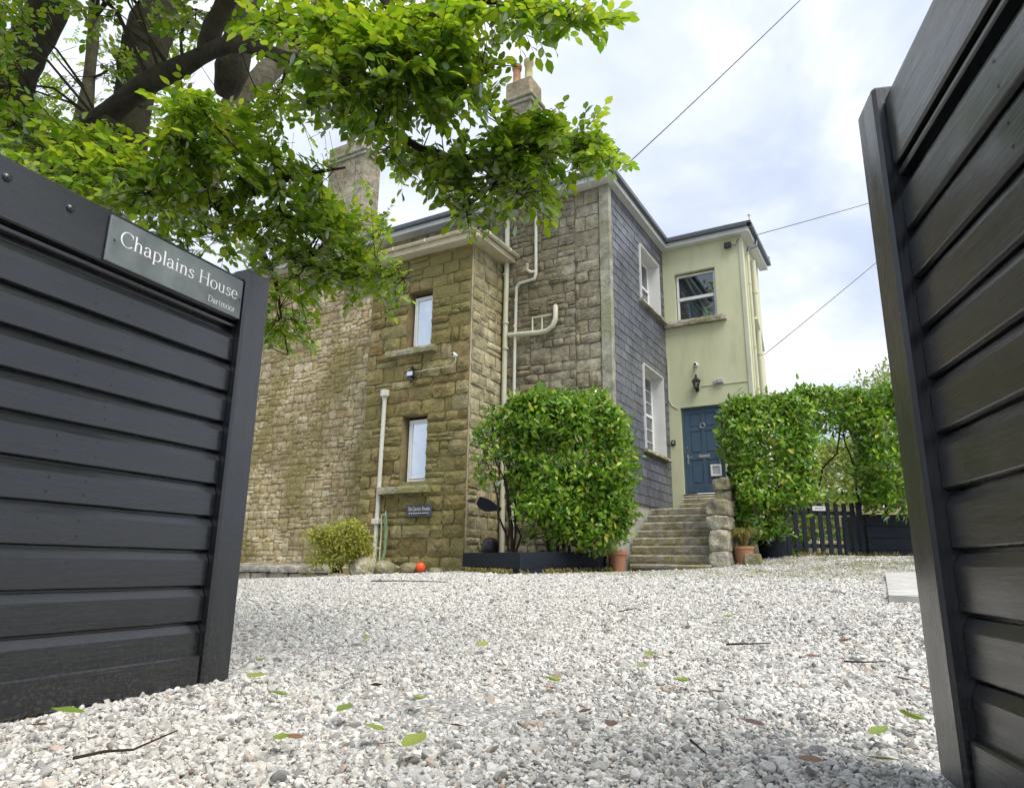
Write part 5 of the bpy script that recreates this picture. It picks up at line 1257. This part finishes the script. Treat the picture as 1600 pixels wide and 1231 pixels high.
MB().lathe([(.06, -.16), (.13, -.12), (.165, -.02), (.16, .07), (.125, .14), (.07, .18), (.01, .19)], bk, 22).build('body', M['black'], bko, True)
db = at(764, 790, 12.15); dbo = thing('navy_tray', 'dark navy curved tray leaning behind the laurel stems', 'tray', db)
Ft = frame(db, Vector(VR).normalized(), Vector(VF), UP) @ Matrix.Rotation(R(24), 4, 'Y')
vs = []; nn_ = 9
for i in range(nn_):
    t = i / (nn_ - 1); x = -.22 + .44 * t; b = .10 * math.sin(math.pi * min(1, t * 1.0 + .15))
    for y in (0, .05): vs += [(x, y, -.02 - b), (x, y, .06 + b * .4)]
fs = []
for i in range(nn_ - 1):
    q = i * 4; fs += [(q, q + 4, q + 5, q + 1), (q + 2, q + 3, q + 7, q + 6), (q + 1, q + 5, q + 7, q + 3), (q, q + 2, q + 6, q + 4)]
fs += [(0, 1, 3, 2), (nn_*4-4, nn_*4-2, nn_*4-1, nn_*4-3)]
MB(Ft).add(vs, fs).build('shell', M['navy'], dbo)
mat_ = MB(); mc = at(1040, 897, 12.0); mat_.prism([(mc.x + .62 * math.cos(t), mc.y + .22 * math.sin(t)) for t in np.linspace(0, 2*math.pi, 25)[:-1]], float(gz(mc.x, mc.y)) + .0, float(gz(mc.x, mc.y)) + .045)
tag(mat_.build('door_mat', M['cable'], None), 'dark rubber mat half sunk in gravel before the bottom step', 'mat')

# --- terrace at the foot of the rubble wall
tz = .475; y0 = 9.6
ter = thing('raised_terrace', 'low stone terrace with pale granite edging along the rubble wall', 'terrace', (-12, 10.5, .3))
MB().box((-20, y0 + .14, -.2), (-9.35, YM - .06, tz - .02)).build('terrace_fill', M['mortar'], ter)
x = -9.3; k = 0
while x > -14.5:
    w = random.uniform(.20, .34); rock_box((x - w + .006, y0 - .03, tz - .115 + random.uniform(-.006, .006)), (x, y0 + .30, tz + random.uniform(-.004, .008)), M['coping'], ter, 'edging_stone', 300 + k, .008, 3); x -= w; k += 1
x = -9.3
while x > -14.5:
    w = random.uniform(.35, .6); rock_box((x - w + .01, y0, -.2), (x, y0 + .2, tz - .12), M['rock'], ter, 'stone', 400 + k, .02, 4); x -= w; k += 1
for i in range(18):   # paving behind the edging
    for j in range(4):
        a = -9.4 - i * .6; rock_box((a - .59, y0 + .31 + j * .55, tz - .05), (a, y0 + .31 + j * .55 + .54, tz + .004 + random.uniform(0, .012) + j * .02), M['coping'], ter, 'paving_slab', 500 + i * 4 + j, .004, 2)
# --- bush, rocks, ball, hose
def fol_bush(name, label, cpx, D, h, n, size, mat, seed):
    b = at(cpx[0], cpx[1], D); t = thing(name, label, 'bush', Vector((b.x, b.y, b.z - h[2])))
    sh = [super_shell(np.array(b), h, n, .35, 2.2, bumpy=.25, seed=seed)]
    for k in range(9):
        a = random.uniform(0, 6.28); e = random.uniform(-.5, .9)
        sh.append(super_shell(np.array(b) + VR * h[0] * .75 * math.cos(a) + VF * h[1] * .6 * math.sin(a) + np.array([0, 0, h[2] * e * .7]), (h[0] * .42, h[1] * .42, h[2] * .36), n // 8, .3, 2.2, bumpy=.2, seed=seed + k + 1))
    P_, R_, S_ = hedge_leaves(sh, size, LEAF_V); leaf_mass('foliage', t, P_, R_, S_, LEAF_V, mat, 0)
    stems('stem', t, [(wob_line(Vector((b.x, b.y, b.z - h[2] - .15)), Vector((b.x, b.y, b.z)) + Vector((random.uniform(-.3, .3), random.uniform(-.2, .2), .1)), 5, .04), .02, .006) for _ in range(6)], M['twig'])
fol_bush('yellow_bush', 'yellowish rounded garden bush at the end of the terrace', (530, 855), 11.7, (.50, .42, .44), 5200, .055, M['bushleaf'], 700)
def boulder(px, py, D, r, label, seed, name='boulder', mat=None):
    c = at(px, py, D); o = rock_box((c.x - r[0], c.y - r[1], c.z - r[2]), (c.x + r[0], c.y + r[1], c.z + r[2]), mat or M['rock'], None, name, seed, .09, 8)
    for v in o.data.vertices:
        q = Vector(((v.co.x - c.x) / r[0], (v.co.y - c.y) / r[1], (v.co.z - c.z) / r[2])); L = max(.3, q.length)
        k = 1 - .55 * max(0, L - .85); v.co = c + (v.co - c) * k
    return tag(o, label, 'rock')
boulder(566, 888, 11.6, (.24, .22, .24), 'rounded speckled granite boulder beside the yellow bush', 801, mat=M['coping'])
boulder(600, 890, 11.7, (.24, .2, .16), 'mossy brown rock at the foot of the turret downpipe', 802)
boulder(640, 889, 11.6, (.20, .16, .12), 'flat yellowish rock under the orange ball', 803)
boulder(682, 893, 11.7, (.16, .14, .08), 'low mossy stone near the turret corner', 804)
boulder(528, 906, 11.2, (.22, .18, .12), 'mossy flat stone below the yellow bush', 805)
bl = at(657, 886, 11.45); ball = MB()
ball.lathe([(.082 * math.sin(t), -.082 * math.cos(t)) for t in np.linspace(.05, math.pi - .05, 14)], bl, 20)
tag(ball.build('orange_ball', M['orange'], None, True), 'bright orange ball resting on a rock by the turret', 'ball')
yh = 10.86; hs = thing('garden_hose', 'green and cream hose hanging from a tap on the turret', 'hose', onY(598, 885, yh))
tapz = onY(603, 800, yh)
MB().tube([onY(603, 799, 10.93), onY(603, 800, yh - .05), onY(603, 806, yh - .05)], .018, 8).build('tap', M['steel'], hs, True)
MB().tube([onY(601, 803, yh - .05), onY(596, 806, yh - .04), onY(596, 830, yh - .03), onY(593.5, 860, yh - .03), onY(593, 880, yh - .04), onY(597, 876, yh - .1), onY(610, 879, yh - .12), onY(622, 886, yh - .14), onY(640, 888, yh - .1)], .014, 8).build('hose_loop', M['palehose'], hs, True)
for k in range(4): MB().tube([onY(600.5 + k * .8, 806, yh - .03 - k * .01), onY(602 + k, 830, yh - .03), onY(600 + k * .7, 862, yh - .03), onY(596 + k, 874, yh - .04)], .013, 8).build('hose_loop', M['hose'], hs, True)
# --- lamps, cameras, boxes on the walls
def wall_cam(px, py, Y, label, cab):
    c = onY(px, py, Y - .07); t = thing('security_camera', label, 'camera', c)
    o = MB(); o.lathe([(.05, -.02), (.055, 0), (.055, .05), (.03, .08)], (0, 0, 0), 14); 
    m_ = MB(frame(c, (1, 0, 0), (0, 0, 1), (0, -1, 0)))
    m_.lathe([(.045, -.07), (.05, 0), (.05, .05), (.035, .07)], (0, 0, 0), 16); m_.build('body', M['upvc'], t, True)
    m_ = MB(frame(c + Vector((0, -.0705, -.0)), (1, 0, 0), (0, 0, 1), (0, -1, 0))); m_.lathe([(.032, 0), (.02, .006)], (0, 0, 0), 12); m_.build('lens', M['black'], t, True)
    MB().tube([onY(a, b, Y - .06) for a, b in cab], .008, 6).build('cable', M['pipe'], t, True)
wall_cam(710, 555, YT, 'white camera on the turret with a cream cable below the upper window', [(712, 558), (712.5, 564), (708, 570), (700, 573), (672, 577), (648, 581)])
wall_cam(1087, 570, YG, 'white camera on the green wall above the lantern', [(1087, 573), (1087.5, 590)])
def lantern(px, py, Y, label, s=1.0):
    c = onY(px, py, Y - .13); t = thing('wall_lantern', label, 'lamp', c)
    MB().box((c.x - .035*s, Y - .06, c.z - .12*s), (c.x + .035*s, Y - .03, c.z + .05*s), .008).build('back_plate', M['black'], t)
    MB().tube([(c.x, Y - .05, c.z - .09*s), (c.x, Y - .09, c.z - .13*s), (c.x, Y - .13, c.z - .09*s)], .012*s, 8).build('arm', M['black'], t, True)
    MB().lathe([(.03*s, -.08*s), (.05*s, -.06*s), (.055*s, -.05*s)], c, 6).build('base', M['black'], t)
    MB().lathe([(.045*s, -.05*s), (.075*s, .09*s)], c, 6).build('glass', M['glass'], t)
    for k in range(6):
        a = 2*math.pi*k/6; MB().tube([(c.x + .047*s*math.cos(a), c.y + .047*s*math.sin(a), c.z - .05*s), (c.x + .078*s*math.cos(a), c.y + .078*s*math.sin(a), c.z + .09*s)], .006*s, 5).build('bar', M['black'], t)
    MB().lathe([(.10*s, .088*s), (.095*s, .10*s), (.05*s, .15*s), (.02*s, .165*s), (.02*s, .19*s), (.03*s, .2*s), (.005*s, .24*s)], c, 6).build('cap', M['black'], t)
    MB().lathe([(.018*s, -.05*s), (.02*s, .03*s), (.01*s, .05*s)], c, 8).build('bulb', M['upvc'], t, True)
    return t
lantern(1088, 602, YG, 'dark lantern on the green wall above the blue door', 1.15)
MB().tube([onY(1096, 603, YG - .01), onY(1130, 600, YG - .01), onY(1170, 595, YG - .01), onY(1176, 598, YG - .01)], .010, 6).build('cable', M['greenpipe'], house, True)
MB().tube([onY(1043, 560, YG - .012), onY(1045, 625, YG - .012), onY(1050, 634, YG - .012), onY(1060, 639, YG - .012)], .010, 6).build('cable', M['greenpipe'], house, True)
c = onY(641, 584, YT - .14); fl = thing('floodlight', 'black floodlight with sensor under the upper turret window', 'lamp', c)
MB().box((c.x - .09, YT - .16, c.z - .06), (c.x + .09, YT - .11, c.z + .06), .01).build('housing', M['black'], fl)
MB().box((c.x - .07, YT - .166, c.z - .045), (c.x + .07, YT - .161, c.z + .045), .002).build('lens', M['frosted'], fl)
MB().box((c.x - .02, YT - .12, c.z - .1), (c.x + .02, YT - .03, c.z + .17), .008).build('bracket', M['black'], fl)
MB().lathe([(.02, -.19), (.035, -.16), (.035, -.11), (.02, -.09)], (c.x + .02, YT - .12, c.z), 12).build('sensor', M['black'], fl, True)
c = onY(1138, 383, YG - .1); f2 = thing('floodlight', 'small black floodlight under the green wall eave', 'lamp', c)
MB().box((c.x - .10, YG - .14, c.z - .07), (c.x + .07, YG - .06, c.z + .07), .01).build('housing', M['black'], f2); MB().box((c.x - .02, YG - .07, c.z - .03), (c.x + .02, YG - .0, c.z + .03)).build('bracket', M['black'], f2)
MB().tube([c + Vector((.07, .0, .0)), c + Vector((.16, .03, -.04)), c + Vector((.2, .06, .1)), c + Vector((.25, .09, .14))], .009, 6).build('cable', M['black'], f2, True)
c = onY(1122, 596, YG - .05); jb = thing('sensor_box', 'small grey electrical box on the green wall right of the lantern', 'box', c)
MB().box((c.x - .10, YG - .08, c.z - .045), (c.x - .03, YG - .001, c.z + .045), .008).build('cover', M['greyplastic'], jb); MB().box((c.x - .028, YG - .09, c.z - .04), (c.x + .12, YG - .001, c.z + .06), .012).build('cover', M['greyplastic'], jb)
c = onY(1052, 692, YG - .03); kp = thing('door_keypad', 'dark doorbell unit on the green wall left of the blue door', 'doorbell', c)
MB().box((c.x - .05, YG - .035, c.z - .065), (c.x + .05, YG - .001, c.z + .065), .012).build('case', M['black'], kp); MB().box((c.x - .022, YG - .040, c.z - .02), (c.x + .025, YG - .0355, c.z + .035), .002).build('button', M['greyplastic'], kp)
# --- overhead wires
def wire(a, b, label, sag=.15):
    pts = [a.lerp(b, i / 16) - Vector((0, 0, 4 * sag * (i / 16) * (1 - i / 16))) for i in range(17)]
    tag(MB().tube(pts, .011, 6).build('overhead_wire', M['cable'], None, True), label, 'wire')
wire(Vector((XO, 11.9, EAVE + .1)) if False else at(968, 268, 13.6), at(1330, -78, 16), 'long overhead wire rising from the slate wall eave', .05)
wire(at(1150, 376, 17.0), at(1520, 268, 26), 'short overhead wire leaving the green wall eave', .05)
wire(at(1192, 556, 18.6), at(1520, 282, 26), 'overhead wire fixed to the side of the green block', .05)
# ------------------------------------------------------------------ fallen leaves and twigs
def ground_hit(px, py):
    d = ray(px, py); lo, hi = .2, 40.0
    for _ in range(60):
        m_ = (lo + hi) / 2; p = d * m_
        if p[2] + CAMZ > gz(p[0], p[1]): lo = m_
        else: hi = m_
    return Vector(d * lo) + Vector((0, 0, CAMZ))
FS = 9; FT = np.linspace(0, 1, FS); FW = .30 * np.sin(np.pi * FT ** .85) ** .8 * (1 + .06 * np.cos(FT * 40)); FW[0] = FW[-1] = .004
FALL_F = [(3*i + a, 3*i + a + 1, 3*i + a + 4, 3*i + a + 3) for i in range(FS - 1) for a in (0, 1)]
def fallen_mesh(size, curl, mat):
    vs = []
    for t, w in zip(FT, FW):
        z = curl * .25 * (t - .5) ** 2
        vs += [(t * size, -w * size, (z + curl * .9 * w * w) * size), (t * size, 0, z * size), (t * size, w * size, (z + curl * 1.1 * w * w) * size)]
    me = bpy.data.meshes.new('fallen_leaf'); me.from_pydata(vs, [], FALL_F); me.update(); me.materials.append(mat)
    me.polygons.foreach_set('use_smooth', [True] * len(me.polygons)); return me
def fallen(px, py, size, mat, label, group):
    p = ground_hit(px, py) + Vector((0, 0, .050))
    o = bpy.data.objects.new('fallen_leaf', fallen_mesh(size, random.choice((1.0, 1.8, .5)), mat)); COL.objects.link(o)
    o.matrix_world = Matrix.Translation(p) @ Matrix.Rotation(random.uniform(0, 6.28), 4, 'Z') @ Matrix.Rotation(random.uniform(-.22, .22), 4, 'X') @ Matrix.Rotation(random.uniform(-.25, .05), 4, 'Y')
    W[o] = p; tag(o, label, 'leaf', group)
for (x, y) in [(383,1078),(410,1048),(597,1174),(628,1203),(655,1120),(527,1140),(992,1060),(875,1088),(1078,1088),(1364,1180),(1450,1158),(1352,1216),(128,1143),(435,1190),(1130,975),(568,1014),(450,1112),(750,1026),(1020,1043)]:
    fallen(x, y, random.uniform(.065, .10), M['drop_green'], 'fallen green leaf lying on the pale gravel', 'green leaves fallen on the gravel')
for (x, y) in [(660,1096),(722,1164),(42,1163),(950,1166),(1110,1102),(1197,1162),(1052,1046),(598,1093),(585,1196),(470,1185),(905,1140),(1310,1020),(1285,1045),(1395,1040),(1400,1080),(1290,1225),(1450,1100)]:
    fallen(x, y, random.uniform(.05, .08), M['drop_brown'], 'fallen brown leaf lying on the pale gravel', 'brown leaves fallen on the gravel')
def gtwig(pts, r, label):
    P = [ground_hit(*p) + Vector((0, 0, .035 + .01 * random.random())) for p in pts]
    tag(MB().tube(P, [r * (1 - .5 * i / (len(P) - 1)) for i in range(len(P))], 6).build('fallen_twig', M['twig'], None, True), label, 'twig')
gtwig([(1135, 1018), (1165, 1019), (1205, 1016)], .006, 'short brown twig on the gravel in front of the steps')
gtwig([(110, 1210), (160, 1202), (205, 1195), (245, 1180), (275, 1162)], .004, 'long thin curved twig on the gravel under the left gate')
gtwig([(580, 912), (640, 913), (700, 914)], .008, 'dark stick lying before the turret base')
gtwig([(1320, 1048), (1350, 1050), (1385, 1049)], .005, 'reddish twig on the gravel near the right gate')
gtwig([(968, 963), (995, 959)], .005, 'tiny twig on the gravel in the middle of the drive')
gtwig([(1080, 1180), (1105, 1205)], .004, 'thin dark twig in the near gravel')
# --- pale slab on the right
q_ = [ground_hit(*c) for c in ((1390, 942), (1384, 902), (1462, 899), (1475, 946))]
vs = [(q.x, q.y, q.z - .05) for q in q_] + [(q.x, q.y, q.z + .062) for q in q_]
sl_ = MB().add(vs, [(0, 1, 2, 3), (7, 6, 5, 4), (0, 4, 5, 1), (1, 5, 6, 2), (2, 6, 7, 3), (3, 7, 4, 0)]).build('pale_slab', M['whitestone'], None)
tag(sl_, 'flat white stone slab lying in the gravel beside the right gate', 'slab')
# --- small weeds and moss along the edges of the drive
wd = MB(); wds = []
for k in range(150):
    e = random.choice((0, 0, 1, 1, 2, 3, 4))
    if e == 0: p = PA.lerp(PB, random.random()) + Vector((-.05 - random.random() * .12, -.08 - random.random() * .15))
    elif e == 1: p = PB.lerp(PC, random.random()) + Vector((.06 + random.random() * .2, -.03))
    elif e == 2: p = Vector((random.uniform(-9.8, -7.3), 10.85 - random.random() * .4))
    elif e == 3: q = g0.lerp(g1, random.uniform(-.3, 1.6)); p = Vector((q.x + random.gauss(0, .05), q.y - random.random() * .5))
    else: p = Vector((random.uniform(-13, -9.3), 9.5 - random.random() * .25))
    wds.append(p)
for p in wds:
    z = float(gz(p.x, p.y)) + .005
    for _ in range(random.randint(6, 14)):
        a = random.uniform(0, 6.28); s_ = random.uniform(.03, .09); h = random.uniform(.02, .09); w = random.uniform(.006, .014); dx, dy = math.cos(a), math.sin(a); ox, oy = random.gauss(0, .03), random.gauss(0, .03)
        wd.add([(p.x + ox - dy * w, p.y + oy + dx * w, z), (p.x + ox + dy * w, p.y + oy - dx * w, z), (p.x + ox + dx * s_ * .6 + dy * w, p.y + oy + dy * s_ * .6 - dx * w, z + h), (p.x + ox + dx * s_, p.y + oy + dy * s_, z + h * .8), (p.x + ox + dx * s_ * .6 - dy * w, p.y + oy + dy * s_ * .6 + dx * w, z + h)], [(0, 1, 2, 4), (4, 2, 3)])
tag(wd.build('edge_weeds', M['grassleaf'], None), 'small yellow green weeds sprouting along the gravel edges', 'weeds', kind='stuff')
